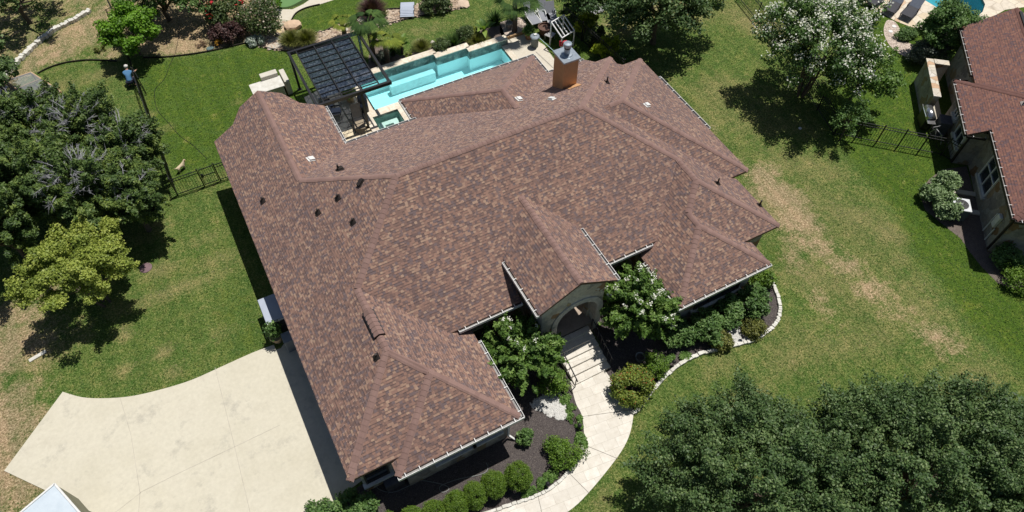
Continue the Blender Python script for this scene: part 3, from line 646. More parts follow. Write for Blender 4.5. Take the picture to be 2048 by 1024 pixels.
# ------------------------------------------------------------------ flat sheets laid on it
def smooth(pts, n=4, closed=True):
    out = []; k = len(pts)
    for i in range(k if closed else k-1):
        p0, p1, p2, p3 = [Vector(pts[(i+j) % k]) if closed else Vector(pts[min(max(i+j, 0), k-1)]) for j in (-1, 0, 1, 2)]
        for t in range(n):
            t /= n; out.append(.5*((2*p1)+(p2-p0)*t+(2*p0-5*p1+4*p2-p3)*t*t+(3*p1-p0-3*p2+p3)*t**3))
    if not closed: out.append(Vector(pts[-1]))
    return out
def gpts(px, z=0.0): return [G(*q, z) if len(q) == 2 else Vector((q[0], q[1], z)) for q in px]
def W(x, y): return (x, y, 0)    # marks a world point in a list of photo points
EXCL = [POOL, SPA, NP]
def sheet(name, pts, z, m, thick=.0, parent=None):
    EXCL.append([(p[0], p[1]) for p in pts])
    mb = MB(); pl = [(p[0], p[1]) for p in pts]
    if thick: mb.prism(pl, z-thick, z)
    else:
        A = sum(pl[i][0]*pl[(i+1) % len(pl)][1]-pl[(i+1) % len(pl)][0]*pl[i][1] for i in range(len(pl)))
        if A < 0: pl = pl[::-1]
        mb.poly([(p[0], p[1], z) for p in pl])
    return mb.build(name, m, parent)
def struct(o): return tag(o, kind='structure')
# driveway
def M_conc():
    m, nt, b, tc = newmat('driveway_concrete', .9, .15)
    n = _noise(nt, .35, 6, .7, tc); c = _ramp(nt, n, [(.35, (.52, .485, .385)), (.55, (.56, .525, .425)), (.7, (.49, .455, .365))])
    s = _noise(nt, .8, 8, .75, tc); c = _mix(nt, _maprange(nt, s, .55, .78), c, (.33, .315, .27)); s2 = _noise(nt, 6, 5, .7, tc); c = _mix(nt, 1, c, _ramp(nt, s2, [(.3, (.93,)*3), (.7, (1.05,)*3)]), 'MULTIPLY')
    nt.links.new(c, b.inputs['Base Color']); _bump(nt, b, _noise(nt, 40, 3, .6, tc), .15, .01); return m
MT['conc'] = M_conc()
drv = smooth([G(*q) for q in ((126, 784), (165, 795), (210, 797), (262, 793), (320, 780), (382, 761), (445, 733), (505, 706), (548, 690))], 4, False)
drv_pts = drv+[G(552, 700), G(562, 697), Vector((-.55, 19.6, 0)), Vector((-.55, 11.1, 0)), Vector((-1.92, 10.8, 0)), Vector((-2.1, 9.4, 0))]+[G(660, 1200), G(240, 1200), G(200, 1032), G(100, 985), G(9, 942)]
struct(sheet('driveway', drv_pts, .03, MT['conc'], .06))
jm = MB()
for line in (((240, 795), (262, 870), (280, 985), (272, 1100)), ((430, 735), (466, 880), (500, 1024)), ((280, 985), (360, 945), (466, 895), (560, 850)), ((185, 1060), (282, 985))):
    pp = [G(*q, .034) for q in line]
    for a, b in zip(pp[:-1], pp[1:]): jm.bar(a, b, .018, .004)
struct(jm.build('driveway_joint', M_plain('joint', (.50, .47, .40), (.34, .31, .26), 2, .9)))
# mulch beds
MT['mulch'] = M_multi('dark_mulch', [(.060, .050, .050), (3, .35, .65, (.085, .072, .070)), (20, .45, .65, (.12, .105, .10)), (9, .55, .7, (.16, .135, .12)), (35, .58, .68, (.34, .30, .26))], .95, .1, 1.0, 30, .05)
MT['earth'] = M_multi('bed_earth', [(.17, .13, .11), (3, .35, .65, (.13, .10, .085)), (22, .45, .65, (.24, .20, .17)), (40, .62, .74, (.33, .29, .25))], .95, .1, 1.0, 30, .05)
front_bed = [W(-2.1, 7.6), W(-1.95, 10.75), W(-.5, 10.95), W(5.2, 10.6), W(5.6, 15.0), W(8.6, 15.0), W(8.7, 12.8), (1127, 722), (1143, 772), (1152, 808), (1162, 827), (1167, 852), (1167, 885), (1157, 921), (1138, 942), (1114, 966), (1076, 990), (1033, 1004), (971, 1026), (880, 1060)]
struct(sheet('mulch_bed', gpts(front_bed), .006, MT['mulch']))
rb_curve = [(1265, 828), (1283, 811), (1308, 779), (1331, 753), (1364, 727), (1402, 708), (1443, 698), (1474, 690), (1509, 680), (1528, 668), (1545, 655), (1557, 635), (1559, 614), (1553, 589), (1542, 561), (1533, 549)]
right_bed = [(1208, 739), (1264, 816)]+rb_curve+[W(19.0, 12.5), W(19.0, 11.0), W(14.0, 11), W(14.0, 15), W(11.4, 15), W(11.3, 12)]
struct(sheet('mulch_bed', gpts(right_bed), .010, MT['mulch']))
# white stone curbs of separate blocks
def curb(name, pts, wdt, hgt, m, blk, label, cat='curb', seed=1, jit=.02):
    rng = random.Random(seed); mb = MB(); P_ = smooth(pts, 6, False); d = 0
    for a, b in zip(P_[:-1], P_[1:]):
        L = (b-a).length
        if L < .02: continue
        n = max(1, round(L/blk))
        for i in range(n):
            s, e = a.lerp(b, i/n+.01), a.lerp(b, (i+1)/n-.01); j = Vector((rng.uniform(-jit, jit), rng.uniform(-jit, jit), 0)); hh = hgt*rng.uniform(.85, 1.1)
            mb.bar(s+j+Vector((0, 0, hh/2)), e+j+Vector((0, 0, hh/2)), wdt*rng.uniform(.9, 1.08), hh)
    return tag(mb.build(name, m, None, bevel=.012), label, cat)
MT['curbstone'] = M_plain('white_curb_stone', (.68, .67, .62), (.50, .48, .42), 4, .85, .15, 0, .3, 20)
curb('stone_curb', [G(*q) for q in rb_curve], .17, .13, MT['curbstone'], .28, 'white stone edging curving round the mulch bed at the right front wing', 'edging')
curb('stone_curb', [G(*q) for q in ((1167, 887), (1157, 921), (1138, 943), (1114, 967), (1076, 991), (1033, 1006), (971, 1027), (900, 1045))], .13, .11, MT['curbstone'], .28, 'white stone edging between the walkway and the bed of clipped round bushes', 'edging', 2)
curb('stone_curb', [G(*q) for q in ((182, 22), (150, 42), (117, 58), (86, 80), (62, 101), (37, 125), (8, 158), (-20, 180))], .30, .22, MT['curbstone'], .5, 'line of pale limestone blocks across bare ground beyond the side fence', 'edging', 3, .05)
# walkway
def M_walk():
    m, nt, b, tc = newmat('stamped_walkway', .85, .2)
    mp = nt.nodes.new('ShaderNodeMapping'); nt.links.new(tc, mp.inputs[0]); mp.inputs['Rotation'].default_value = (0, 0, .12)
    br = nt.nodes.new('ShaderNodeTexBrick'); nt.links.new(mp.outputs[0], br.inputs[0]); br.inputs['Scale'].default_value = 1.0; br.offset = .5; br.squash = 1.0
    br.inputs['Brick Width'].default_value = .62; br.inputs['Row Height'].default_value = .42; br.inputs['Mortar Size'].default_value = .010; br.inputs['Mortar Smooth'].default_value = .3
    br.inputs['Color1'].default_value = (.70, .665, .60, 1); br.inputs['Color2'].default_value = (.61, .575, .51, 1); br.inputs['Mortar'].default_value = (.50, .47, .41, 1)
    n = _noise(nt, 4, 6, .7, tc); c = _mix(nt, 1, br.outputs[0], _ramp(nt, n, [(.3, (.88, .86, .83)), (.65, (1.06,)*3)]), 'MULTIPLY'); n = _noise(nt, .8, 4, .6, tc); c = _mix(nt, _maprange(nt, n, .5, .75), c, (.58, .545, .48))
    nt.links.new(c, b.inputs['Base Color']); _bump(nt, b, _math(nt, 'SUBTRACT', 1.0, br.outputs['Fac']), .3, .01); return m
MT['walk'] = M_walk()
wl_ = smooth([G(*q) for q in ((1140, 764), (1143, 775), (1152, 808), (1162, 827), (1167, 852), (1167, 885), (1157, 921), (1138, 942), (1114, 966), (1076, 990), (1033, 1004), (971, 1026), (880, 1062), (760, 1100))], 4, False)
wr_ = smooth([G(*q) for q in ((980, 1150), (1050, 1080), (1133, 1026), (1176, 987), (1233, 917), (1257, 875), (1266, 835), (1264, 814), (1245, 790), (1210, 742), (1205, 735))], 4, False)
struct(sheet('walkway', wl_+wr_, .035, MT['walk'], .06))
jm = MB()
for a, b in (((1164, 833), (1266, 819)), ((1167, 889), (1235, 917)), ((1136, 944), (1178, 986)), ((1076, 991), (1090, 1055))): jm.bar(G(*a, .039), G(*b, .039), .02, .004)
struct(jm.build('walkway_joint', M_plain('walk_joint', (.25, .23, .2), (.2, .18, .16), 5, .9)))
# steps up to the porch
sx0, sx1 = 9.10, 11.0; ys = [10.62, 10.98, 11.34, 11.70, 12.06, 12.42]
st = empty('front_steps', (10.0, 11.4, 0), 0, 'pale stone steps rising to the arched porch', 'steps')
n_s = len(ys)
for i, y_ in enumerate(ys):
    z1 = PF*(i+1)/n_s*.98; y1 = gy-.002 if i == n_s-1 else gy-.004*(n_s-i)
    mb = MB().box(((sx0+sx1)/2, (y_+ (ys[i+1] if i < n_s-1 else gy-.003))/2, z1/2), (sx1-sx0, (ys[i+1] if i < n_s-1 else gy-.003)-y_, z1)); mb.cur = 0
    under(mb.build('step', MT['walk'], st, bevel=.012), st)
def handrail(x, ya_, za_, yb2, zb_, label):
    m_ = MB(); n = 6; h = .85
    for i in range(n+1):
        t = i/n; y_, z_ = ya_+(yb2-ya_)*t, za_+(zb_-za_)*t; m_.tube([(x, y_, z_), (x, y_, z_+h)], .024 if i in (0, n) else .011, 8)
    r = empty('handrail', (x, ya_, 0), 0, label, 'handrail'); under(m_.build('baluster', MT['black'], r), r)
    t_ = MB(); t_.tube([(x, ya_-.12, za_+h-.06), (x, ya_, za_+h), (x, yb2, zb_+h)], .028, 10); t_.tube([(x, ya_, za_+.15), (x, yb2, zb_+.15)], .014, 8); under(t_.build('rail', MT['black'], r), r)
handrail(sx0-.03, 10.55, .0, 12.3, PF, 'black iron handrail on the left of the porch steps beside the flowering bush')
handrail(sx1+.03, 10.75, .0, 12.5, PF, 'black iron handrail on the right of the porch steps below the arch pier')
# ------------------------------------------------------------------ pool, spa, patio
MT['coping'] = M_multi('pale_coping', [(.64, .58, .47), (2, .4, .65, (.56, .46, .34)), (7, .45, .7, (.70, .66, .58))], .8, .2, .2, 12, .01, (1.6, .12))
MT['plaster'] = M_plain('pool_plaster', (.80, .84, .82), (.72, .80, .79), 1.5, .9)
MT['ptile'] = M_multi('slate_tile', [(.10, .13, .12), (2, .4, .6, (.20, .24, .22)), (5, .5, .7, (.30, .29, .24))], .5, .4, .4, 8, .02, (3.2, .45))
def M_water(name, tint, ripple=.12):
    m = bpy.data.materials.new(name); m.use_nodes = True; nt = m.node_tree; nt.nodes.remove(nt.nodes['Principled BSDF'])
    t = nt.nodes.new('ShaderNodeBsdfTransparent'); t.inputs[0].default_value = (*tint, 1); g = nt.nodes.new('ShaderNodeBsdfGlossy'); g.inputs['Roughness'].default_value = .03
    g.inputs[0].default_value = (.9, .95, 1, 1)
    fr = nt.nodes.new('ShaderNodeFresnel'); fr.inputs[0].default_value = 1.33; tc = nt.nodes.new('ShaderNodeTexCoord'); n = _noise(nt, 3.0, 4, .6, tc.outputs['Object'])
    bp = nt.nodes.new('ShaderNodeBump'); bp.inputs['Strength'].default_value = ripple; bp.inputs['Distance'].default_value = .1; nt.links.new(n, bp.inputs['Height'])
    nt.links.new(bp.outputs[0], g.inputs['Normal']); nt.links.new(bp.outputs[0], fr.inputs['Normal']); mx = nt.nodes.new('ShaderNodeMixShader')
    nt.links.new(fr.outputs[0], mx.inputs[0]); nt.links.new(t.outputs[0], mx.inputs[1]); nt.links.new(g.outputs[0], mx.inputs[2]); nt.links.new(mx.outputs[0], nt.nodes['Material Output'].inputs[0]); return m
MT['water'] = M_water('pool_water', (.60, .955, 1.0), .5); MT['spawater'] = M_water('spa_water', (.80, .96, .94))
def basin(name, pts, ztop, depth, m, parent, tilew=.0, tile=None):
    mb = MB(); A = sum(pts[i][0]*pts[(i+1) % len(pts)][1]-pts[(i+1) % len(pts)][0]*pts[i][1] for i in range(len(pts)))
    if A < 0: pts = pts[::-1]
    mb.poly([(p[0], p[1], ztop-depth) for p in pts])
    for i in range(len(pts)):
        a, b = pts[i], pts[(i+1) % len(pts)]; mb.cur = 0; mb.poly([(a[0], a[1], ztop-tilew), (a[0], a[1], ztop-depth), (b[0], b[1], ztop-depth), (b[0], b[1], ztop-tilew)][::-1])
        if tilew: mb.cur = 1; mb.poly([(a[0], a[1], ztop), (a[0], a[1], ztop-tilew), (b[0], b[1], ztop-tilew), (b[0], b[1], ztop)][::-1])
    return mb.build(name, [m, tile] if tile else m, parent)
pool = empty('swimming_pool', (12, 31, 0), 0, 'long turquoise swimming pool with stone coping behind the main house', 'pool')
under(basin('basin', POOL, .03, 1.05, MT['plaster'], pool, .2, MT['ptile']), pool)
under(sheet('water', POOL, -.09, MT['water']), pool)
under(MB().box((10.95, 33.26, -.675), (3.0, .42, .68)).build('bench', M_plain('white_plaster', (.78, .80, .78), None, 2, .9), pool, bevel=.03), pool)
# raised wall with three setbacks
for (x0, x1, y_) in ((7.5, 12.9, 33.80), (12.731, 15.0, 33.40), (14.801, 17.5, 33.0)):
    xa_ = x0 if x0 < 8 else x0; wl2 = MB(); wl2.box(((xa_+x1)/2, y_+.14+.003, .18), (x1-xa_, .28, .5)); o = under(wl2.build('raised_wall', MT['ptile'], pool), pool)
    cp_ = MB(); L = x1-xa_+.05; nn = max(2, int(L/.8))
    for i in range(nn): cp_.box((xa_-.05+(L)*(i+.5)/nn, y_+.19, .46), (L/nn-.008, .48, .055))
    cp_.build('coping', MT['coping'], o)
cpn = MB()
def cbox(x0, x1, y0, y1, z=.06, n=1, ax=0):
    for i in range(n):
        if ax == 0: cpn.box((x0+(x1-x0)*(i+.5)/n, (y0+y1)/2, z-.05), ((x1-x0)/n-.008, y1-y0, .1))
        else: cpn.box(((x0+x1)/2, y0+(y1-y0)*(i+.5)/n, z-.05), (x1-x0, (y1-y0)/n-.008, .1))
cbox(7.36, 7.77, 31.19, 33.8, .06, 4, 1); under(cpn.build('coping', MT['coping'], pool), pool); cpn = MB(); cbox(17.05, 17.45, 29.0, 32.99, .05, 6, 1); cbox(9.285, 17.04, 28.9, 29.4, .05, 9)
under(cpn.build('coping', MT['coping'], pool), pool)
spa = empty('spa', (8.2, 30, 0), 0, 'small square spa with pale stone surround beside the turquoise pool', 'spa')
under(basin('basin', SPA, .1, 1.0, M_plain('spa_plaster', (.42, .58, .52), None, 2, .9), spa, .15, MT['ptile']), spa); under(sheet('water', SPA, -.02, MT['spawater']), spa)
under(MB().box((8.15, 30.2, -.4), (1.15, .3, .3)).box((7.72, 29.65, -.4), (.3, .8, .3)).box((8.55, 29.65, -.4), (.3, .8, .3)).build('bench', M_plain('spa_bench', (.76, .78, .75), None, 2, .9), spa), spa)
cpn = MB(); cbox(6.95, 9.28, 30.625, 31.165, .12, 3); cbox(6.95, 7.375, 28.9, 30.62, .12, 2, 1); cbox(8.925, 9.28, 28.9, 30.62, .12, 2, 1); cbox(7.38, 8.92, 28.9, 29.19, .12, 1)
under(cpn.build('coping', MT['coping'], spa), spa)
def M_flag(name, c1, c2, joint, sc_, jw=.04, tones=None):
    m, nt, b, tc = newmat(name, .85, .2); v = nt.nodes.new('ShaderNodeTexVoronoi'); v.inputs['Scale'].default_value = sc_; e = nt.nodes.new('ShaderNodeTexVoronoi'); e.feature = 'DISTANCE_TO_EDGE'; e.inputs['Scale'].default_value = sc_
    nt.links.new(tc, v.inputs['Vector']); nt.links.new(tc, e.inputs['Vector']); f = _sep(nt, v.outputs['Color'])[0]
    c = _ramp(nt, f, tones or [(0, c1), (1, c2)], 'CONSTANT' if tones else 'LINEAR'); n = _noise(nt, 5, 4, .7, tc); c = _mix(nt, 1, c, _ramp(nt, n, [(.3, (.85,)*3), (.7, (1.1,)*3)]), 'MULTIPLY')
    g = _maprange(nt, e.outputs['Distance'], 0, jw); c = _mix(nt, g, joint, c); nt.links.new(c, b.inputs['Base Color']); _bump(nt, b, g, .6, .015); return m
MT['flag'] = M_flag('flagstone', (.70, .60, .42), (.58, .50, .36), (.14, .12, .10), 1.9, .04)
struct(sheet('patio', [(4.3, 26.0), (6.94, 26.0), (6.94, 31.18), (7.35, 31.18), (7.35, 34.3), (6.2, 34.6), (4.4, 34.2)], .02, MT['flag']))
MT['deck'] = M_multi('pale_concrete', [(.56, .51, .42), (1.2, .4, .7, (.50, .455, .37)), (9, .45, .7, (.60, .56, .48))], .9, .15, .15, 30, .01)
pp = [Vector((17.46, 26.0, 0)), Vector((17.46, 33.0, 0)), G(1011, 81), G(1052, 67), G(1089, 91), G(1130, 150), Vector((18.9, 26.0, 0))]
struct(sheet('patio', pp, .022, MT['deck']))
a, b = G(1011, 80), G(1052, 66); tag(MB().bar((a.x, a.y, .1), (b.x, b.y, .1), .12, .2).build('border_timber', M_plain('tan_timber', (.42, .27, .14), (.3, .19, .1), 6, .8), None, bevel=.01), 'tan edging beam at the back of the pale pool patio', 'edging')
MT['pgravel'] = M_multi('pink_gravel', [(.42, .34, .28), (9, .4, .6, (.52, .44, .38))], .95, .1, .8, 40, .04, (18, .35))
MT['river'] = M_multi('river_rock', [(.44, .34, .25), (6, .4, .6, (.54, .45, .36)), (12, .5, .65, (.34, .25, .19))], .9, .15, 1.0, 30, .06, (11, .45))
struct(sheet('gravel_path', gpts([(1000, 45), (1020, 38), (1042, 34), (1056, 48), (1066, 60), (1052, 67), (1011, 81), (1000, 66)]), .008, MT['pgravel']))
rk = [(529, 28), (556, 41), (580, 45), (585, 62), (606, 68), (630, 66), (650, 63), (672, 55), (690, 42), (715, 33), (736, 27), (771, 20), (805, 19), (830, 11), (849, 2), (861, -8), (915, -8), (936, 5), (928, 17), (905, 20), (870, 28), (822, 37), (790, 46), (757, 53), (744, 57), (712, 66), (690, 80), (640, 97), (600, 104), (576, 102), (556, 101), (529, 96), (505, 88), (520, 70)]
struct(sheet('river_rock_bed', gpts(rk), .010, MT['river']))
struct(sheet('planting_bed', gpts([(742, 70), (757, 80), (800, 112), (845, 100), (905, 78), (960, 60), (1002, 50), (1012, 78), (1008, 84), (935, 103), (868, 112), (761, 134), (735, 140)]), .008, MT['earth']))
struct(sheet('concrete_path', [G(*q) for q in ((524, 20), (545, 14), (562, 19), (585, 19), (606, 9), (622, -2), (640, -20), (700, -20), (668, 0), (640, 9), (612, 16), (594, 24), (586, 34), (582, 43), (556, 38), (530, 28))], .016, MT['deck']))
MT['putt'] = M_plain('putting_turf', (.13, .24, .09), (.11, .21, .08), 2, .95); MT['fringe'] = M_plain('putting_fringe', (.045, .075, .02), (.03, .055, .015), 6, .95)
struct(sheet('putting_fringe', smooth([G(*q) for q in ((532, -8), (534, 10), (548, 16), (570, 18), (592, 12), (615, 1), (632, -14), (600, -60), (550, -50))], 3), .012, MT['fringe']))
struct(sheet('putting_green', smooth([G(*q) for q in ((538, -8), (541, 9), (553, 14), (575, 14), (596, 5), (612, -10), (590, -45), (555, -45))], 3), .017, MT['putt']))
# edging strips along the lawns
def edging(pts, label):
    mb = MB(); P_ = smooth([G(*q) for q in pts], 4, False)
    for a, b in zip(P_[:-1], P_[1:]): mb.bar((a.x, a.y, .04), (b.x, b.y, .04), .05, .12)
    return tag(mb.build('lawn_edging', MT['dark'], None), label, 'edging')
edging([(287, 116), (330, 115), (378, 110), (410, 105), (449, 97), (496, 86)], 'dark steel edging between bare earth and back lawn beside the side fence')
edging([(529, 96), (550, 100), (576, 103), (600, 102)], 'short dark edging below the flagstone stepping path')
edging([(582, 44), (592, 28), (612, 17), (640, 10)], 'dark edging round the small lawn beside the pale path')
edging([(600, 64), (625, 67), (650, 63), (690, 43), (730, 28), (771, 20), (805, 18)], 'dark edging on the far side of the river rock bed')
edging([(735, 60), (757, 53), (790, 45), (822, 37), (861, 29), (905, 20), (925, 17)], 'dark edging on the pool side of the river rock bed')
edging([(76, 148), (100, 136), (129, 127), (155, 123), (184, 121), (234, 123)], 'thin dark edging beyond the side fence near the wooden frame')
# stepping slabs
for i, (px, py, w_, d_, c) in enumerate(((556, 49, 1.15, .5, (.46, .43, .33)), (554, 65, 1.1, .5, (.58, .46, .26)), (554, 79, 1.15, .42, (.48, .45, .37)), (553, 92, 1.2, .5, (.48, .44, .37)))):
    g = G(px, py); mb = MB(); rg = random.Random(i); pts = [(g.x+w_/2*a*rg.uniform(.88, 1.05), g.y+d_/2*b*rg.uniform(.85, 1.1)) for a, b in ((-1, -1), (0, -1.02), (1, -1), (1, 0), (1, 1), (.1, 1.05), (-1, 1), (-1.03, 0))]
    tag(mb.prism(pts, .01, .07).build('stepping_stone', M_plain('slab_stone', c, tuple(x*.85 for x in c), 3, .9), None, bevel=.015), ('grey slab nearest the pale curved path', 'golden tan slab, second from the pale curved path', 'grey slab just below the golden tan slab', 'wide grey slab nearest the back lawn')[i], 'stepping stone', 'stepping stones up to the pale path')
def rock(px, py, s, c, label, seed, flat=.5, rz=0):
    g = G(px, py); bm = bmesh.new(); bmesh.ops.create_icosphere(bm, subdivisions=2, radius=.5); rg = random.Random(seed)
    dirs = [Vector((rg.gauss(0, 1), rg.gauss(0, 1), rg.gauss(0, .6))).normalized() for _ in range(9)]; cuts = [rg.uniform(.33, .46) for _ in dirs]
    for v in bm.verts:
        for d, k in zip(dirs, cuts):
            t = v.co.dot(d)
            if t > k: v.co -= d*(t-k)
        v.co = Vector((v.co.x*s[0], v.co.y*s[1], v.co.z*s[2]+s[2]*.3))
    me = bpy.data.meshes.new('boulder'); bm.to_mesh(me); bm.free(); me.materials.append(M_plain('boulder_stone', c, tuple(x*.75 for x in c), 4, .9, .1, 0, .5, 15))
    o = bpy.data.objects.new('boulder', me); COL.objects.link(o); o.location = (g.x, g.y, 0); o.rotation_euler = (0, 0, rz); return tag(o, label, 'boulder')
rock(587, 56, (1.3, 1.0, .6), (.66, .48, .33), 'large peach boulder beside the stepping stones', 3, rz=-.2); rock(448, 61, (.7, .65, .5), (.58, .52, .45), 'pale squared boulder under the red flowering shrub', 5)
rock(421, 97, (.55, .45, .12), (.14, .2, .2), 'flat blue green stone on bare earth near the lawn edging', 6); rock(425, 22, (.7, 1.5, .3), (.55, .42, .32), 'long low pinkish rock behind the red flowering shrub', 8, rz=.3)
rock(865, 88, (.35, .35, .3), (.6, .55, .48), 'small white rock beside the yellow grass by the pool wall', 9); rock(722, 45, (.5, .4, .35), (.55, .5, .44), 'rock under the tall palm', 10); rock(690, 58, (.45, .8, .3), (.62, .58, .5), 'pale upright rock beside the small yellow palm', 12)
rock(926, 8, (.9, 1.2, .2), (.62, .48, .36), 'flat peach slab at the end of the river rock bed', 13)
# white pebble pads
MT['wpeb'] = M_multi('white_pebble', [(.62, .61, .58), (10, .45, .6, (.72, .71, .68)), (18, .55, .68, (.32, .30, .27))], .8, .3, 1, 30, .05, (13, .3))
def pebbles(name, pts, label, seed, n, smin=.035, smax=.075):
    """hand sized white stones strewn over a pad; nobody could count them"""
    P_ = [(p.x, p.y) for p in gpts(pts)]; x0, x1 = min(p[0] for p in P_), max(p[0] for p in P_); y0_, y1_ = min(p[1] for p in P_), max(p[1] for p in P_); rg = random.Random(seed); mb = MB(); k = 0
    while k < n:
        x, y = rg.uniform(x0, x1), rg.uniform(y0_, y1_); k += 1
        if not inpoly(x+rg.gauss(0, .07), y+rg.gauss(0, .07), P_): continue
        s = rg.uniform(smin, smax); a = rg.uniform(0, 3.14); ca, sa = math.cos(a), math.sin(a); n0 = len(mb.v); z = .012+s*.35; e = rg.uniform(.6, 1)
        for dx, dy, dz in ((1, 0, 0), (.3, e, .1), (-.9, .5*e, 0), (-.6, -.8*e, .1), (.5, -.9*e, 0), (0, 0, .65)): mb.v.append((x+(dx*ca-dy*sa)*s, y+(dx*sa+dy*ca)*s, z+dz*s))
        for i in range(5): mb.f.append((n0+i, n0+(i+1) % 5, n0+5)); mb.mi.append(0)
    return tag(mb.build(name, M_plain('pebble_white', (.66, .65, .62), (.5, .49, .46), 9, .8), None), label, 'pebbles', None, 'stuff')
pebbles('white_pebbles', [(1062, 811), (1076, 794), (1114, 787), (1129, 801), (1136, 823), (1138, 836), (1115, 838), (1098, 828), (1076, 820)], 'patch of white pebbles beside the walkway under the flowering bush', 1, 1500)
pebbles('white_pebbles', [(1453, 657), (1476, 657), (1497, 673), (1497, 681), (1473, 689)], 'small fan of white pebbles inside the curved stone edging', 2, 700)
pebbles('river_stones', rk, 'tan river stones covering the winding dry bed', 3, 7000, .05, .12).data.materials[0] = M_multi('tan_stones', [(.46, .35, .25), (2.5, .4, .6, (.60, .50, .40)), (4, .55, .65, (.34, .24, .19))], .9, .15, 0)
# ------------------------------------------------------------------ pergola
pg = empty('pergola', (6.4, 32, 0), 0, 'black steel pergola with dark glazed roof over the back patio', 'pergola')
X0, X1, Y0, Y1, ZT = 4.40, 8.6, 30.1, 35.05, 2.72
for a, b in (((X0, Y0), (X1, Y0)), ((X0, Y1), (X1, Y1))): under(MB().bar((a[0]-.08, a[1], ZT-.09), (b[0]+.08, b[1], ZT-.09), .15, .2).build('beam', MT['black'], pg), pg)
for x in (X0, X1): under(MB().bar((x, Y0+.077, ZT-.092), (x, Y1-.077, ZT-.092), .13, .18).build('beam', MT['black'], pg), pg)
for x, y in ((6.9, 30.1), (X0+.02, Y0+.03), (X1-.02, Y1-.03), (X0+.02, Y1-.03)): under(MB().bar((x, y, 0), (x, y, ZT-.2), .13).bar((x, y, 0), (x, y, .02), .25).build('post', MT['black'], pg), pg)
gx0, gx1 = X0+.42, X1-.6
for k in range(4): x = gx0+(gx1-gx0)*k/3; under(MB().bar((x, Y0+.08, ZT-.06), (x, Y1-.08, ZT-.06), .06, .1).build('rafter', MT['black'], pg), pg)
for k in range(10): y = Y0+.35+(Y1-Y0-.6)*k/9; under(MB().bar((gx0, y, ZT-.085), (gx1, y, ZT-.085), .04, .05).build('slat', MT['black'], pg), pg)
def M_tint():
    m = bpy.data.materials.new('smoked_glazing'); m.use_nodes = True; nt = m.node_tree; b = nt.nodes['Principled BSDF']; b.inputs['Base Color'].default_value = (.015, .022, .035, 1); b.inputs['Roughness'].default_value = .25; b.inputs['Specular IOR Level'].default_value = .8
    tc = nt.nodes.new('ShaderNodeTexCoord'); n = _noise(nt, 6.5, 8, .85, tc.outputs['Object']); c = _ramp(nt, n, [(.42, (.012, .018, .03)), (.54, (.05, .07, .10)), (.66, (.30, .33, .35))]); nt.links.new(c, b.inputs['Base Color'])  # pale speckle in the base colour paints the reflections on the glazing
    t = nt.nodes.new('ShaderNodeBsdfTransparent'); t.inputs[0].default_value = (.62, .68, .82, 1); mx = nt.nodes.new('ShaderNodeMixShader'); mx.inputs[0].default_value = .42; nt.links.new(b.outputs[0], mx.inputs[1]); nt.links.new(t.outputs[0], mx.inputs[2]); nt.links.new(mx.outputs[0], nt.nodes['Material Output'].inputs[0]); return m
under(MB().box(((gx0+gx1)/2, (Y0+Y1)/2+.18, ZT-.125), (gx1-gx0, Y1-Y0-.8, .012)).build('glazing', M_tint(), pg), pg)
# ------------------------------------------------------------------ neighbouring house
NA = math.radians(50.1)-math.pi/2
nb = empty('neighbour_house', (31.0, 7.17, 0), NA, 'neighbouring stone house with reddish roof at the right edge', 'house')
def nv(o): o.parent = nb; return o
zl = 3.0; nvols = [
    ([pl_l(0, zl), pl_f(0, zl), pl_r(14, zl), pl_b(10.55, zl-.52)], [(0, 0), (14, 0), (14, 10.55), (0, 10.55)]),
    ([pl_l(0, zl), pl_b(10.55, zl-.52), pl_f(0, zl), pl_r(14, zl)], [(-.95, 6.13), (3, 6.13), (3, 10.55), (-.95, 10.55)]),
    ([pl_l(-.18, zl-.1), pl_r(4.8, zl-.1)], [(-.18, 8), (4.8, 8), (4.8, 15.0), (2.3, 15.5), (-.18, 15.0)]),
    ([pl_l(3.4, zl), pl_r(14, zl), pl_b(15, zl)], [(3.4, 8), (14, 8), (14, 14.0), (3.4, 14.0)])]
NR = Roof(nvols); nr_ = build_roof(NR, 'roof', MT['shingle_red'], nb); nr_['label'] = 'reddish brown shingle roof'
MT['cap2'] = M_plain('red_ridge', (.17, .085, .07), (.13, .065, .055), 6, .85)
ridge_caps(NR, (-.93, 10.53), (4.6, 5.0), nb, m=MT['cap2']); ridge_caps(NR, (2.3, 15.4), (2.3, 9.2), nb, m=MT['cap2']); ridge_caps(NR, (.02, .02), (5, 5), nb, m=MT['cap2'])
MB().box((2.35, 14.2, NR.Z(2.35, 14.2)+.07), (.16, 1.6, .06)).build('ridge_vent', MT['black'], nb)
def ng(p, q, out): return gutter(p, q, out, nb, .62, .3)
MT['gutter_dark'] = MT['dark']
ng((0, 0, zl), (0, 6.12, zl), (-1, 0, 0)); ng((-.95, 6.13, zl-.54), (-.95, 10.55, zl-.54), (-1, 0, 0)); ng((-.95, 6.13, zl-.54), (-.0, 6.13, zl-.54), (0, -1, 0)); ng((-.18, 10.6, zl-.1), (-.18, 15.0, zl-.1), (-1, 0, 0)); ng((-.95, 10.55, zl-.54), (-.2, 10.55, zl-.54), (0, 1, 0)); ng((0, 0, zl), (8, 0, zl), (0, -1, 0))
for c_ in nb.children:
    if c_.name.startswith('gutter'): c_.data.materials[0] = MT['dark']
MT['stone_n'] = M_stone('neighbour_stone', .75, 1.9)
no = [(.4, .4), (13.6, .4), (13.6, 13.6), (4.4, 13.6), (4.4, 14.6), (.22, 14.6), (.22, 10.1), (-.5, 10.1), (-.5, 6.5), (.4, 6.5)]
mb = MB()
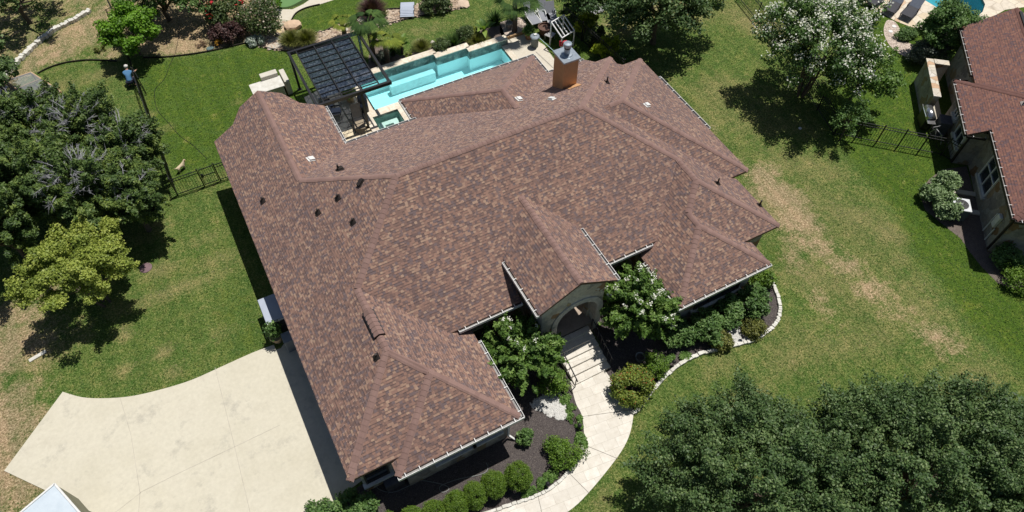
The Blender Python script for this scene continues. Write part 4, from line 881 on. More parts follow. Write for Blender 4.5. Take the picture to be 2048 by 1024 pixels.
for i in range(len(no)):
    p, q = no[i], no[(i+1) % len(no)]; zt = 2.84 if i not in (6, 7, 8) else 2.38; mb.poly([(p[0], p[1], -.05), (q[0], q[1], -.05), (q[0], q[1], zt), (p[0], p[1], zt)])
mb.build('wall', MT['stone_n'], nb)
class _NR: pass
def nwin(y, zc, w_, h_, x=.4, bars=1):
    f = MB(); t = .07
    for cy_, cz, dy, dz in ((-w_/2, 0, t, h_), (w_/2, 0, t, h_), (0, h_/2, w_, t), (0, -h_/2, w_, t), (0, 0, .05, h_), (0, h_*.1, w_, .05)): f.box((x-.03, y+cy_, zc+cz), (.1, dy, dz))
    f_ = f.build('window', MT['white'], nb); MB().box((x-.01, y, zc), (.03, w_, h_)).build('pane', MT['glass'], f_); MB().box((x-.06, y, zc-h_/2-.09), (.2, w_+.25, .14)).build('sill', MT['stone2'], f_)
    return f_
nwin(4.3, 1.5, 1.6, 1.5); nwin(7.4, 1.45, 1.2, 1.2, -.5); nwin(9.0, 1.6, .6, .8, -.5)
d = MB(); d.bar((.35, .5, 2.75), (.35, .5, .1), .09, .08); d.bar((-.55, 6.45, 2.3), (-.55, 6.45, .1), .09, .08); d.bar((-.1, .2, 2.85), (.33, .48, 2.75), .08); d.build('downspout', MT['dark'], nb)
for (x, y) in ((1.4, 7.6), (1.3, 3.6)):
    z = NR.Z(x, y); v = MB(); v.tube([(x, y, z-.05), (x, y, z+.35)], .045, 8); v.box((x, y, z+.02), (.3, .3, .02), 0, Matrix.Rotation(-math.atan(P), 3, 'Y')); v.build('vent_pipe', M_plain('vent_grey', (.3, .26, .24), None, 4, .6), nb)
def NW(x, y, z=0): return Matrix.Translation((31.0, 7.17, 0)) @ Matrix.Rotation(NA, 4, 'Z') @ Vector((x, y, z))
# bed of the neighbour, slabs, kerb
struct(sheet('neighbour_bed', [*[G(*q) for q in ((1884, 339), (1859, 358), (1838, 385), (1850, 420), (1880, 445), (1921, 477), (1940, 505), (1965, 536), (1996, 567), (2060, 590))], NW(6, -1.5), NW(.5, .5), NW(.3, 6.4)], .007, M_multi('grey_mulch', [(.16, .13, .115), (4, .35, .65, (.21, .175, .15)), (24, .45, .65, (.11, .09, .08)), (40, .62, .74, (.3, .26, .22))], .95, .1, 1, 30, .05)))
for q in ((1925, 386), (1938, 424)):
    g = G(*q); tag(MB().box((g.x, g.y, .04), (1.9, .3, .08), NA).build('paving_slab', MT['deck'], None, bevel=.01), 'pale strip slab ' + ('behind' if q[1] < 400 else 'in front of') + ' the air conditioner', 'slab')
# stone enclosure
se = MB()
def nwall(mb_, x0, x1, y0, y1, z1):
    c = NW((x0+x1)/2, (y0+y1)/2, z1/2); mb_.box(c, (x1-x0, y1-y0, z1), NA)
g1 = G(1852, 117, 1.7); Minv = (Matrix.Translation((31.0, 7.17, 0)) @ Matrix.Rotation(NA, 4, 'Z')).inverted(); l1 = Minv @ g1; l2 = Minv @ G(1872, 192, 1.7)
ex0 = (l1.x+l2.x)/2; ey1, ey0 = l1.y, l2.y
sw = empty('stone_screen_wall', NW(ex0, ey0), NA, 'waist high stone screen wall hiding bins beside the neighbouring house', 'wall')
MT['stone_n2'] = M_stone('screen_stone', .8, 2.2)
under(MB().box(NW(ex0+.15, (ey0+ey1)/2, .82), (.3, ey1-ey0, 1.64), NA).box(NW((ex0+.32-.5)/2, ey1-.152, .82), (-.55-ex0-.30, .3, 1.64), NA).build('wall', MT['stone_n2'], sw), sw)
MT['capst'] = M_flag('cap_flagstone', (.6, .5, .38), (.45, .36, .26), (.3, .26, .2), 2.2, .03, [(0, (.55, .5, .42)), (.3, (.62, .55, .44)), (.55, (.5, .34, .22)), (.75, (.6, .56, .5))])
under(MB().box(NW(ex0+.15, (ey0+ey1)/2, 1.68), (.42, ey1-ey0+.06, .07), NA).box(NW((ex0+.37-.5)/2, ey1-.15, 1.68), (-.55-ex0-.37, .42, .07), NA).build('capstone', MT['capst'], sw), sw)
struct(sheet('service_slab', [NW(ex0+.3, ey0-.5), NW(-.52, ey0-.5), NW(-.52, ey1-.3), NW(ex0+.3, ey1-.3)], .02, MT['deck']))
# neighbour pool and deck
MT['ndeck'] = M_flag('neighbour_flagstone', (.62, .5, .36), (.5, .4, .28), (.42, .36, .28), 1.1, .03, [(0, (.60, .50, .36)), (.3, (.66, .58, .46)), (.55, (.56, .40, .27)), (.72, (.62, .55, .45))])
nd = [(1712, 4), (1742, 12), (1765, 28), (1790, 42), (1818, 53), (1850, 62), (1880, 62), (1895, 62), (1905, 37), (1885, 24), (1868, 12), (1848, 0), (1832, -14), (1830, -32), (1850, -50), (1890, -80), (1760, -110), (1700, -40)]
nd2 = [(1896, 62), (1935, 60), (1960, 48), (2010, 20), (2080, 10), (2160, -60), (1960, -140), (1892, -80), (1852, -50), (1895, -55), (1942, -28), (1962, -8), (1970, 9), (1965, 24), (1950, 36), (1930, 42), (1906, 37)]
ndp = [G(*q) for q in nd]
struct(sheet('pool_deck', ndp, .02, MT['ndeck'])); struct(sheet('pool_deck', [G(*q) for q in nd2], .02, MT['ndeck']))
npool = empty('swimming_pool', (NP_C.x, NP_C.y, 0), 0, 'curved blue pool on flagstone deck in the top right corner', 'pool')
under(basin('basin', NP, .02, 1.4, M_plain('blue_plaster', (.14, .42, .46), (.1, .34, .38), 3, .9), npool, .2, MT['ptile']), npool); under(sheet('water', NP, -.1, M_water('blue_pool_water', (.6, .9, .95), .5)), npool)
struct(sheet('gravel_path', smooth([G(*q) for q in ((1776, 40), (1790, 44), (1800, 60), (1795, 72), (1822, 88), (1850, 105), (1840, 120), (1806, 112), (1780, 92), (1768, 68), (1769, 50))], 3), .012, MT['pgravel']))
# ------------------------------------------------------------------ foliage
def add_leaves(name, C_, N_, size, m, parent, rng, elong=1.6, rnd=None, droop=0.0, up=.75):
    """leaf shaped quads at points C_ whose normals scatter about N_"""
    n = len(C_); nr = N_*up+rng.normal(0, 1, (n, 3))*.55; nr /= np.linalg.norm(nr, axis=1)[:, None]
    t = rng.normal(0, 1, (n, 3)); t -= nr*(t*nr).sum(1)[:, None]; t /= np.linalg.norm(t, axis=1)[:, None]+1e-9; b = np.cross(nr, t)
    s = size*rng.uniform(.6, 1.3, n)[:, None]; V = np.empty((n, 4, 3))
    V[:, 0] = C_-t*s*.5*elong; V[:, 1] = C_+b*s*.5-nr*s*.12; V[:, 2] = C_+t*s*.5*elong-np.array([0, 0, 1])*droop*s; V[:, 3] = C_-b*s*.5-nr*s*.12
    me = bpy.data.meshes.new(name); np_mesh(me, V.reshape(-1, 3), np.arange(n*4).reshape(-1, 4)); set_rnd(me, rnd if rnd is not None else rng.random(n)); me.materials.append(m)
    o = bpy.data.objects.new(name, me); COL.objects.link(o); o.parent = parent; return o
def crown_pts(rng, rad, n_clump, rc, per, lumpy=.25, flat=.75, shell=.55, low=-.35, dens=1.0, spray=0.0):
    """leaf centres in separate clumps that fill an uneven ellipsoid"""
    d = rng.normal(0, 1, (n_clump*4, 3)); d /= np.linalg.norm(d, axis=1)[:, None]; d = d[d[:, 2] > low][:n_clump]; k = len(d)
    ph = rng.uniform(0, 6.28, 6); ang = np.arctan2(d[:, 1], d[:, 0])
    rr = 1+lumpy*(np.sin(ang*2+ph[0])*.4+np.sin(ang*3+ph[1]+d[:, 2]*2)*.5+np.sin(ang*5+ph[2])*.4)+rng.normal(0, lumpy*.28, k)
    r = rng.uniform(shell, 1, k)**.7; cc = d*rad*(rr*r)[:, None]
    cs = rng.uniform(.6, 1.25, k)*rc
    out = []; nn = []; cid = []
    for i in range(k):
        m = int(per*dens*(cs[i]/rc)**2); p = rng.normal(0, 1, (m, 3)); p /= np.linalg.norm(p, axis=1)[:, None]; q = p*(rng.uniform(.1, 1, m)**.55)[:, None]*cs[i]; q[:, 2] *= flat
        if spray:
            ax = d[i]*np.array([1, 1, .6])+rng.normal(0, .35, 3)+np.array([0, 0, .15]); ax /= np.linalg.norm(ax); al = (q@ax)[:, None]*ax; q = (q-al)*(1-.42*spray)*np.clip(1.15-.35*(q@ax)/cs[i], .5, 1.3)[:, None]+al*(1+.75*spray)
        out.append(cc[i]+q); nn.append(p*.7+np.array([0, 0, .8])); cid.append(np.full(m, i))
    return np.concatenate(out), np.concatenate(nn), np.concatenate(cid), cc, cs
def limbs(mb, base, top, tips, r0, rng, nmax=14, bend=.3):
    base = Vector(base); top = Vector(top); mid = base.lerp(top, .5)+Vector((rng.normal(0, .08), rng.normal(0, .08), 0)); mb.tube([base, mid, top], [r0, r0*.8, r0*.55], 9)
    idx = rng.permutation(len(tips))[:nmax]
    for i in idx:
        t = Vector(tips[i]); st_ = base.lerp(top, rng.uniform(.55, 1.0)); m = st_.lerp(t, .5)+Vector((0, 0, -(t-st_).length*.08*rng.uniform(-.5, 1.5))); mb.tube([st_, m, t], [r0*.42, r0*.26, r0*.07], 6)
LM = {}
def leafmat(k):
    if k in LM: return LM[k]
    T = {'clip': ((.045, .095, .008), (.095, .175, .014), (.16, .24, .026)), 'oak': ((.018, .040, .012), (.046, .084, .024), (.11, .155, .055)), 'cedar': ((.018, .036, .010), (.052, .090, .020), (.13, .17, .036)), 'yellow': ((.10, .15, .028), (.24, .30, .05), (.42, .46, .10)),
         'maple': ((.05, .12, .008), (.11, .24, .012), (.18, .34, .025)), 'myrtle': ((.024, .055, .010), (.064, .122, .020), (.14, .21, .05)), 'myrtle2': ((.020, .048, .010), (.044, .090, .020), (.095, .16, .04)),
         'box': ((.030, .062, .008), (.070, .130, .014), (.125, .195, .026)), 'bush': ((.026, .058, .014), (.066, .125, .032), (.125, .19, .06)), 'nandina': ((.045, .070, .012), (.105, .145, .022), (.175, .200, .035)),
         'grey': ((.035, .045, .035), (.080, .095, .075), (.15, .17, .14)), 'varieg': ((.05, .085, .03), (.12, .175, .075), (.26, .33, .18)), 'white': ((.30, .36, .30), (.46, .52, .46), (.65, .68, .64)),
         'chart': ((.12, .17, .01), (.27, .34, .015), (.40, .46, .03)), 'palm': ((.012, .032, .007), (.028, .060, .012), (.06, .105, .02)), 'palmy': ((.07, .10, .012), (.15, .19, .022), (.28, .31, .045)), 'grassy': ((.04, .05, .01), (.095, .105, .022), (.17, .17, .045)),
         'purple': ((.035, .015, .015), (.075, .035, .032), (.15, .09, .075)), 'dead': ((.28, .28, .29), (.40, .40, .41), (.52, .52, .52)), 'banana': ((.035, .075, .012), (.075, .135, .02), (.15, .21, .04)), 'ground': ((.035, .075, .015), (.075, .14, .028), (.125, .195, .05)),
         'red': ((.25, .02, .01), (.38, .05, .015), (.45, .12, .03)), 'flower': ((.62, .62, .52), (.76, .76, .68), (.85, .85, .80)), 'oleander': ((.02, .035, .01), (.045, .07, .02), (.09, .12, .04)), 'blush': ((.25, .2, .14), (.40, .33, .25), (.55, .47, .38)), 'crimson': ((.4, .01, .015), (.55, .02, .03), (.65, .05, .06)), 'orange': ((.30, .14, .01), (.45, .22, .02), (.5, .32, .05)), 'brown': ((.07, .04, .025), (.12, .075, .045), (.2, .13, .09))}
    g_ = 1.0 if k in ('white', 'flower', 'red', 'crimson', 'orange', 'blush', 'dead', 'purple', 'yellow', 'chart', 'palmy', 'maple', 'clip') else 1.5; d, m, l = [tuple(x*g_ for x in c) for c in T[k]]; LM[k] = M_leaf('leaf_'+k, d, m, l, .18 if k in ('oak', 'cedar', 'myrtle2', 'purple') else .25, .85 if k in ('palm', 'palmy') else .55); return LM[k]
def tree(px, py, zc, rad, kind, label, name='tree', cat='tree', seed=1, n=120, rc=.55, per=140, size=.11, lumpy=.25, group=None, flowers=None, dead=0, trunk_r=.16, shell=.5, low=-.35, trunks=1, flat=.75, bm='bark', base_shift=(0, 0), elong=1.6, tint=.5, trunk_top=.65, spray=.5):
    """crown centre is at height zc above the spot the photograph shows it at"""
    rng = np.random.default_rng(seed); c = G(px, py, zc); rad = np.array(rad if hasattr(rad, '__len__') else (rad, rad, rad*.7)); root = empty(name, (c.x+base_shift[0], c.y+base_shift[1], 0), 0, label, cat, group)
    P_, N_, cid, cc, cs = crown_pts(rng, rad, n, rc, per, lumpy, flat, shell, low, 1.0, spray); off = np.array([-base_shift[0], -base_shift[1], zc]); cr = rng.random(len(cc)); rn = np.clip(cr[cid]*tint+rng.random(len(cid))*(1-tint), 0, 1)
    z = P_[:, 2]+zc; P_ = P_[z > .12]; N_ = N_[z > .12]; rn = rn[z > .12]
    add_leaves('crown', P_+off, N_, size, leafmat(kind), root, rng, elong, rn)
    tips = [tuple(q+off) for q in cc if q[2] > -.2*rad[2]]
    mb = MB()
    for t in range(trunks):
        a = 6.28*t/trunks; sp = 0 if trunks == 1 else .18; limbs(mb, (math.cos(a)*sp, math.sin(a)*sp, 0), (off[0]*.7+math.cos(a)*sp*3, off[1]*.7+math.sin(a)*sp*3, zc*trunk_top), tips[t::trunks], trunk_r*(1 if trunks == 1 else .6), rng, 16 if trunks == 1 else 7)
    mb.build('trunk', MT[bm], root)
    if flowers:
        fk, fn, fs, per_f = flowers; top = np.argsort(-(cc[:, 2]/rad[2]+rng.random(len(cc))*1.2+np.linalg.norm(cc/rad, axis=1)))[:fn]; Q = []
        for i in top:
            dirv = cc[i]/np.linalg.norm(cc[i]+1e-6); ctr = cc[i]+dirv*cs[i]*.55+np.array([0, 0, cs[i]*.55]); Q.append(ctr+rng.normal(0, fs, (per_f, 3)))
        Q = np.concatenate(Q); add_leaves('blossom', Q+off, np.tile([0, 0, 1.], (len(Q), 1)), size*.95, leafmat(fk), root, rng, 1.0)
    if dead:
        for i in range(dead):
            mb = MB()
            a = rng.uniform(0, 6.28); r_ = rng.uniform(.1, .85); s = Vector((math.cos(a)*r_*rad[0]*.8+off[0], math.sin(a)*r_*rad[1]*.8+off[1], zc+rad[2]*(1-r_*r_)**.5*rng.uniform(.55, .95))); dr_ = Vector((math.cos(a)+rng.normal(0, .5), math.sin(a)+rng.normal(0, .5), .55+rng.random()*.5)).normalized()
            L = rng.uniform(.4, .95); e = s+dr_*L; mb.tube([s, s.lerp(e, .5)+Vector((rng.normal(0, .05), rng.normal(0, .05), .05)), e], [.018, .013, .004], 5)
            for k in range(12): q = s.lerp(e, rng.uniform(.2, .95)); mb.tube([q, q+(dr_+Vector(rng.normal(0, .7, 3))).normalized()*rng.uniform(.12, .38)], [.009, .003], 3)
            mb.build('dead_branch', MT['bark_grey'], root)
    return root
def shrub(px, py, r, h, kind, label, name='shrub', cat='shrub', seed=1, n=26, per=110, size=.06, lumpy=.12, rc=None, group=None, flowers=None, flat=.85, elong=1.6, tint=.45, shell=.6):
    rng = np.random.default_rng(seed); rx, ry = r if hasattr(r, '__len__') else (r, r); c = G(px, py, h*.55); rad = np.array([rx, ry, h*.55]); rc = rc or min(rx, ry)*.38
    P_, N_, cid, cc, cs = crown_pts(rng, rad*.8, n, rc, per, lumpy, flat, shell, -.5); cr = rng.random(len(cc)); rn = np.clip(cr[cid]*tint+rng.random(len(cid))*(1-tint), 0, 1); P_[:, 2] += h*.5; k = P_[:, 2] > .03
    root = empty(name, (c.x, c.y, 0), 0, label, cat, group); add_leaves('foliage', P_[k], N_[k], size, leafmat(kind), root, rng, elong, rn[k])
    mb = MB()
    for i in range(5): t = cc[i % len(cc)]; mb.tube([(0, 0, 0), (t[0]*.4, t[1]*.4, h*.35), (t[0]*.8, t[1]*.8, max(.1, t[2]*.7+h*.5))], [.03, .02, .008], 5)
    mb.build('stem', MT['bark'], root)
    if flowers:
        fk, fn, fs = flowers; Q = P_[k]; top = Q[np.argsort(-(Q[:, 2]+rng.random(len(Q))*h*.6+np.hypot(Q[:, 0]/rx, Q[:, 1]/ry)*h*.5))[:fn*4]][::4]; add_leaves('blossom', top+np.array([0, 0, .03]), np.tile([0, 0, 1.], (len(top), 1)), fs, leafmat(fk), root, rng, 1.1)
    return root
# --- the two oaks in the bottom right corner
tree(1522, 972, 4.0, (3.75, 3.7, 2.5), 'oak', 'broad dark green oak beside the walkway in the foreground', 'oak_tree', 'tree', 11, 640, .42, 230, .064, .17, spray=.9, tint=.35, trunk_r=.28, shell=.42)
tree(1860, 960, 4.2, (4.3, 3.9, 2.7), 'oak', 'broad dark green oak at the bottom right corner', 'oak_tree', 'tree', 12, 720, .42, 230, .064, .17, spray=.9, tint=.35, trunk_r=.28, shell=.42, low=-.3)
tree(2120, 1000, 3.8, (3.2, 3.2, 2.2), 'oak', 'oak crown cut by the right edge of the foreground', 'oak_tree', 'tree', 13, 160, .62, 130, .115, .25, trunk_r=.22)
# --- cedar thicket on the left
cd = [(65, 262, 3.0, (2.3, 2.1, 1.9), 21, 14, 'cedar with grey twigs just below the wooden frame'), (165, 275, 3.0, (2.2, 2.2, 1.9), 22, 34, 'cedar full of bare grey branches in the thicket'), (258, 300, 2.5, (1.5, 1.9, 1.5), 23, 22, 'narrow cedar beside the black side fence'),
      (50, 370, 3.6, (2.5, 2.2, 2.2), 24, 4, 'large dark cedar at the left edge above the yellow green tree'), (165, 385, 3.3, (2.3, 1.9, 2.0), 25, 40, 'cedar with many dead silver branches behind the yellow green tree'), (255, 395, 2.6, (1.5, 1.4, 1.5), 26, 14, 'cedar nearest the fence corner gate'), (-20, 300, 3.2, (2.2, 2.6, 2.0), 27, 2, 'cedar cut by the left edge below the wooden frame'), (-10, 450, 3.0, (2.0, 2.2, 1.8), 28, 0, 'cedar at the left edge beside the yellow green tree')]
for px, py, zc, rad, sd_, dead, lab in cd: tree(px, py, zc, rad, 'cedar', lab, 'cedar_tree', 'tree', sd_, 210, .33, 230, .065, .28, 'cedars in the thicket', dead=int(dead*1.4), spray=1.0, trunk_r=.14, shell=.35, elong=2.6, flat=1.1)
tree(150, 535, 3.0, (2.45, 2.1, 1.35), 'yellow', 'yellow green leafy tree beside the cedar thicket above the driveway', 'tree', 'tree', 31, 170, .36, 230, .07, .14, trunk_r=.11, shell=.3, flat=.6, trunks=3)
tree(256, 62, 1.75, (1.6, 1.75, 1.35), 'maple', 'bright lime green young maple over the side fence', 'maple_tree', 'tree', 32, 55, .45, 190, .11, .15, trunk_r=.08)
# --- top edge
tree(1325, -6, 3.4, (4.0, 2.5, 2.0), 'oak', 'dark oak crown reaching over the right lawn at the top edge', 'oak_tree', 'tree', 41, 260, .55, 130, .11, .3, dead=8, trunk_r=.2, shell=.4, low=-.6)
tree(1170, -22, 2.8, (1.7, 1.7, 1.5), 'oak', 'dark tree behind the stacked loungers', 'tree', 'tree', 42, 90, .5, 110, .12, .3, trunk_r=.16)
tree(1648, 84, 3.9, (3.0, 3.1, 2.5), 'myrtle2', 'big crape myrtle covered in white blossom by the neighbour fence', 'crape_myrtle', 'tree', 43, 210, .52, 150, .10, .3, flowers=('flower', 170, .16, 34), trunk_r=.14, trunks=4, shell=.45)
tree(1728, 148, 2.6, (2.0, 1.7, 1.5), 'myrtle', 'green tree without blossom beside the big white crape myrtle', 'tree', 'tree', 44, 80, .42, 130, .10, .3, trunk_r=.1)
tree(1705, 233, 1.9, (1.0, .9, .8), 'bush', 'thin young tree behind the iron fence corner', 'sapling', 'tree', 45, 30, .3, 55, .08, .3, trunk_r=.04)
tree(1903, 58, 2.0, (1.75, 1.45, 1.5), 'bush', 'dense dark green tree between the neighbour pool and house', 'tree', 'tree', 46, 90, .45, 170, .10, .15, trunk_r=.12, low=-.6)
tree(15, -25, 2.6, (3.2, 2.0, 1.8), 'oak', 'dark tree crown in the top left corner', 'tree', 'tree', 47, 90, .5, 120, .12, .3, dead=6)
tree(-25, 130, 2.5, (1.3, 2.4, 1.5), 'oak', 'dark tree crown at the left edge by the limestone blocks', 'tree', 'tree', 48, 50, .45, 120, .12, .3)
tree(318, -8, 1.8, (2.4, 1.6, 1.5), 'oak', 'dark green tree at the top edge behind the bare earth', 'tree', 'tree', 49, 80, .5, 110, .12, .3)
tree(395, -12, 2.0, (1.6, 1.2, 1.1), 'bush', 'green bush at the top edge behind the red flowers', 'shrub', 'shrub', 50, 40, .4, 110, .1, .2)
# --- front crape myrtles
tree(1048, 706, 1.9, (1.6, 1.55, 1.35), 'myrtle', 'white flowering crape myrtle left of the porch steps', 'crape_myrtle', 'tree', 51, 170, .30, 170, .075, .12, spray=1.3, group='crape myrtles either side of the porch', flowers=('flower', 10, .05, 12), trunks=4, trunk_r=.1, elong=2.0, shell=.45)
tree(1274, 610, 2.1, (1.5, 1.7, 1.5), 'myrtle', 'white flowering crape myrtle right of the porch', 'crape_myrtle', 'tree', 52, 170, .30, 170, .075, .14, spray=1.2, group='crape myrtles either side of the porch', flowers=('flower', 24, .06, 16), trunks=4, trunk_r=.1, elong=2.0, shell=.45)
# --- front shrubs
shrub(1105, 762, (.75, .7), 1.0, 'box', 'rounded green bush at the foot of the left handrail', seed=61, size=.06)
shrub(1262, 768, (1.15, 1.0), 1.15, 'nandina', 'wide round bush with red tips right of the steps', seed=62, n=60, per=170, size=.06, rc=.32, flowers=('red', 170, .045))
shrub(1312, 728, (.65, .7), .9, 'box', 'small round green bush behind the red tipped bush', seed=63, size=.05)
for i, (px, py, r, lab) in enumerate(((1036, 952, .66, 'largest clipped round bush, last of the row beside the walkway'), (988, 968, .60, 'second clipped round bush from the walkway end of the row'), (949, 990, .58, 'third clipped round bush from the walkway end of the row'), (912, 1010, .62, 'fourth clipped round bush from the walkway end of the row'),
                                      (868, 1028, .58, 'fifth clipped round bush from the walkway end of the row'), (825, 1040, .58, 'sixth clipped round bush, half cut by the bottom edge'), (782, 1050, .58, 'clipped bush at the bottom edge beside the loose green shrub'))):
    shrub(px, py, (r*.90, r*.96), 1.3, 'clip', lab, 'clipped_bush', 'bush', 70+i, 130, 170, .03, .02, rc=.15, group='clipped round bushes in the front bed', flat=1.0, tint=.15, shell=.85, elong=1.2)
shrub(1050, 873, (.42, .4), .7, 'bush', 'small bright green bush alone in the dark mulch', seed=81, size=.08, per=80)
shrub(1128, 905, (.75, .85), .85, 'box', 'loose olive green bush touching the walkway', seed=82, size=.05, n=46, rc=.26, lumpy=.25)
shrub(700, 1018, (1.2, .8), 1.1, 'bush', 'loose green shrub at the corner of the driveway and mulch', seed=83, size=.075, n=55, rc=.3, lumpy=.35); shrub(640, 1030, (.8, .6), .8, 'bush', 'sprawling green shrub over the driveway at the bottom edge', seed=84, size=.075, n=24, lumpy=.4)
for i, (px, py, r, h, k, lab) in enumerate(((1505, 600, .95, 1.3, 'bush', 'feathery green bush near the front right roof corner'), (1460, 622, .85, 1.2, 'bush', 'feathery green bush under the right wing window'), (1415, 648, .95, 1.25, 'bush', 'feathery green bush at the middle of the right wing wall'), (1362, 668, .7, .95, 'bush', 'low feathery bush right of the flowering myrtle'),
                                            (1442, 678, .5, .6, 'grassy', 'low olive bush on the left of the white pebble fan'), (1507, 655, .5, .6, 'grassy', 'low olive bush on the right of the white pebble fan'), (1525, 556, .55, .9, 'box', 'dark green bush tucked under the right roof corner'))):
    shrub(px, py, r, h, k, lab, seed=90+i, size=.07 if h > .9 else .055, n=44, rc=.27, lumpy=.3, group='feathery bushes along the right wing' if h > .9 and k == 'bush' else None, elong=2.2)
for i, (px, py, r, lab) in enumerate(((1130, 795, (.3, .3), 'upper clump of bright ground cover beside the white pebbles'), (1147, 830, (.35, .75), 'long strip of bright green ground cover along the walkway'), (1163, 880, (.25, .35), 'bright green ground cover touching the olive bush'), (1103, 950, (.3, .26), 'bright green ground cover below the olive bush'), (1085, 968, (.25, .25), 'bright green ground cover near the largest clipped bush'), (1060, 985, (.35, .18), 'low ground cover at the end of the clipped bushes'), (1340, 716, (.2, .15), 'tiny green plant in the mulch beside the path light'), (1370, 712, (.28, .2), 'small green tuft near the stone edging'), (1425, 640, (.2, .2), 'small tuft behind the feathery bushes'))):
    shrub(px, py, r, .16, 'ground', lab, 'ground_cover_plant', 'plant', 110+i, 20, 60, .06, .2, rc=.13, flat=.4)
# --- neighbour shrubs
for i, (px, py, r, lab) in enumerate(((1893, 362, .72, 'pale variegated bush nearest the air conditioner corner'), (1868, 388, .72, 'pale variegated bush on the lawn side'), (1898, 412, .85, 'largest pale variegated bush in front of the air conditioner'))): shrub(px, py, r, 1.1, 'varieg', lab, seed=130+i, size=.085, n=40, per=110, rc=.26, group='variegated bushes by the air conditioner')
shrub(2018, 512, .8, 1.1, 'bush', 'dark bush below the corner of the neighbouring house', seed=134, size=.07, n=36); shrub(2040, 552, .9, .9, 'box', 'olive bush at the right edge below the dark bush', seed=135, size=.06, n=36)
shrub(1872, 92, (1.7, 1.1), 1.7, 'grey', 'blue grey spreading bush behind the stone screen wall', seed=136, size=.085, n=70, rc=.36, lumpy=.25, per=120); shrub(1815, 66, (1.0, .55), .5, 'bush', 'low green mound beside the neighbour gravel path', seed=137, size=.05, n=40, rc=.2, per=140); shrub(1835, 112, (.7, .6), .9, 'grey', 'dark purple grey twiggy bush next to the gravel path', seed=138, size=.06)
# --- back yard
shrub(452, 22, (1.3, 1.3), 2.0, 'oleander', 'dark shrub with scattered red flowers on bare earth', seed=140, size=.09, n=50, lumpy=.3, flowers=('crimson', 26, .2)); shrub(455, 60, (1.4, .9), 1.1, 'purple', 'deep maroon shrub in front of the red flowers', seed=141, size=.08, n=40)
shrub(520, 32, (1.35, 1.4), 2.0, 'oleander', 'shrub with pale feathery plumes beside the flagstone steps', seed=142, size=.08, n=60, lumpy=.25, flowers=('blush', 260, .13)); shrub(538, -5, (1.0, .9), 1.6, 'maple', 'bright green bush at the top edge by the putting green', seed=143, size=.09)
shrub(511, 80, (.62, .5), .5, 'white', 'silvery white mound on the lawn edging', seed=144, size=.06, n=30); shrub(437, 85, (.28, .28), .4, 'orange', 'tiny orange yellow bush on bare earth', seed=145, size=.05, n=14, per=60); shrub(402, 88, (.4, .35), .25, 'brown', 'dry brown twiggy plant on bare earth', seed=146, size=.05, n=12, per=30)
shrub(200, 98, (.4, .3), .3, 'grassy', 'small weed tuft on the bare strip beyond the fence', seed=147, size=.06, n=10, per=40)
def tuft(px, py, r, h, kind, label, seed, n=500, wd=.02, name='grass_clump', cat='ornamental grass', droop=.5, group=None, zc=None):
    """arching blades from one root"""
    rng = np.random.default_rng(seed); c = G(px, py, h*.4); V = []; F = []; rn = []
    for i in range(n):
        a = rng.uniform(0, 6.28); sp = rng.uniform(.05, 1)**.7; L = h*rng.uniform(.7, 1.1); k = 4; b0 = np.array([math.cos(a)*r*.22*sp, math.sin(a)*r*.22*sp, 0]); side = np.array([-math.sin(a), math.cos(a), 0])*wd; i0 = len(V)
        for j in range(k+1):
            t = j/k; p = b0+np.array([math.cos(a), math.sin(a), 0])*r*sp*(t**1.4)+np.array([0, 0, L*(t-droop*sp*t*t)]); w_ = 1-t*.85; V += [p-side*w_, p+side*w_]
        for j in range(k): F.append((i0+2*j, i0+2*j+1, i0+2*j+3, i0+2*j+2)); rn.append(rng.random())
    me = bpy.data.meshes.new(name); np_mesh(me, np.array(V), np.array(F)); set_rnd(me, rn); me.materials.append(leafmat(kind)); o = bpy.data.objects.new(name, me); COL.objects.link(o); o.location = (c.x, c.y, 0); return tag(o, label, cat, group)
tuft(583, 78, .75, 1.0, 'grassy', 'left mound of fine green ornamental grass beside the pergola', 1, 1500); tuft(611, 76, .75, 1.0, 'grassy', 'right mound of fine green ornamental grass beside the pergola', 2, 1500)
tuft(744, 18, .95, 1.4, 'purple', 'dark maroon fountain grass in the river rock', 3, 1500, .022); tuft(843, 92, .65, .8, 'grassy', 'soft grass clump with yellow tips by the pool wall', 4, 900); tuft(955, 80, .75, .85, 'grassy', 'arching grass clump hanging over the pool coping', 5, 1000)
tuft(908, 84, .7, .8, 'palm', 'spiky blue green plant between two round bushes at the pool', 6, 160, .05, 'spiky_plant', 'plant', .2); tuft(785, 104, .55, .6, 'palm', 'spiky plant beside the banana leaves', 7, 140, .04, 'spiky_plant', 'plant', .25)
tuft(990, 38, .7, .8, 'palm', 'dark spiky plant beside the gravel near the small palm', 8, 160, .05, 'spiky_plant', 'plant', .3); tuft(1026, 32, .5, .9, 'palmy', 'bright yellow spiky plant below the right palm', 9, 200, .04, 'spiky_plant', 'plant', .5)
shrub(882, 90, (.62, .6), .95, 'oleander', 'dark round bush, left one behind the pool wall', seed=150, size=.06, n=36, lumpy=.06); shrub(930, 66, (.62, .6), .95, 'oleander', 'dark round bush, right one behind the pool wall', seed=151, size=.06, n=36, lumpy=.06); shrub(948, 64, (.4, .35), .6, 'palmy', 'small yellow leaved bush behind the right round bush', seed=152, size=.06)
shrub(872, 4, (1.2, .9), 1.1, 'oleander', 'dark bush at the top edge in the river rock', seed=153, size=.08, n=40); tuft(767, 27, .4, .6, 'banana', 'small bright leafy plant in the river rock', 10, 60, .05, 'leafy_plant', 'plant', .4)
shrub(760, 112, (.8, .5), .5, 'grey', 'sage green low plants along the pool wall', seed=154, size=.05, n=24); shrub(820, 112, (.35, .3), .35, 'palmy', 'yellow green low plant by the pool wall', seed=155, size=.05, n=12)
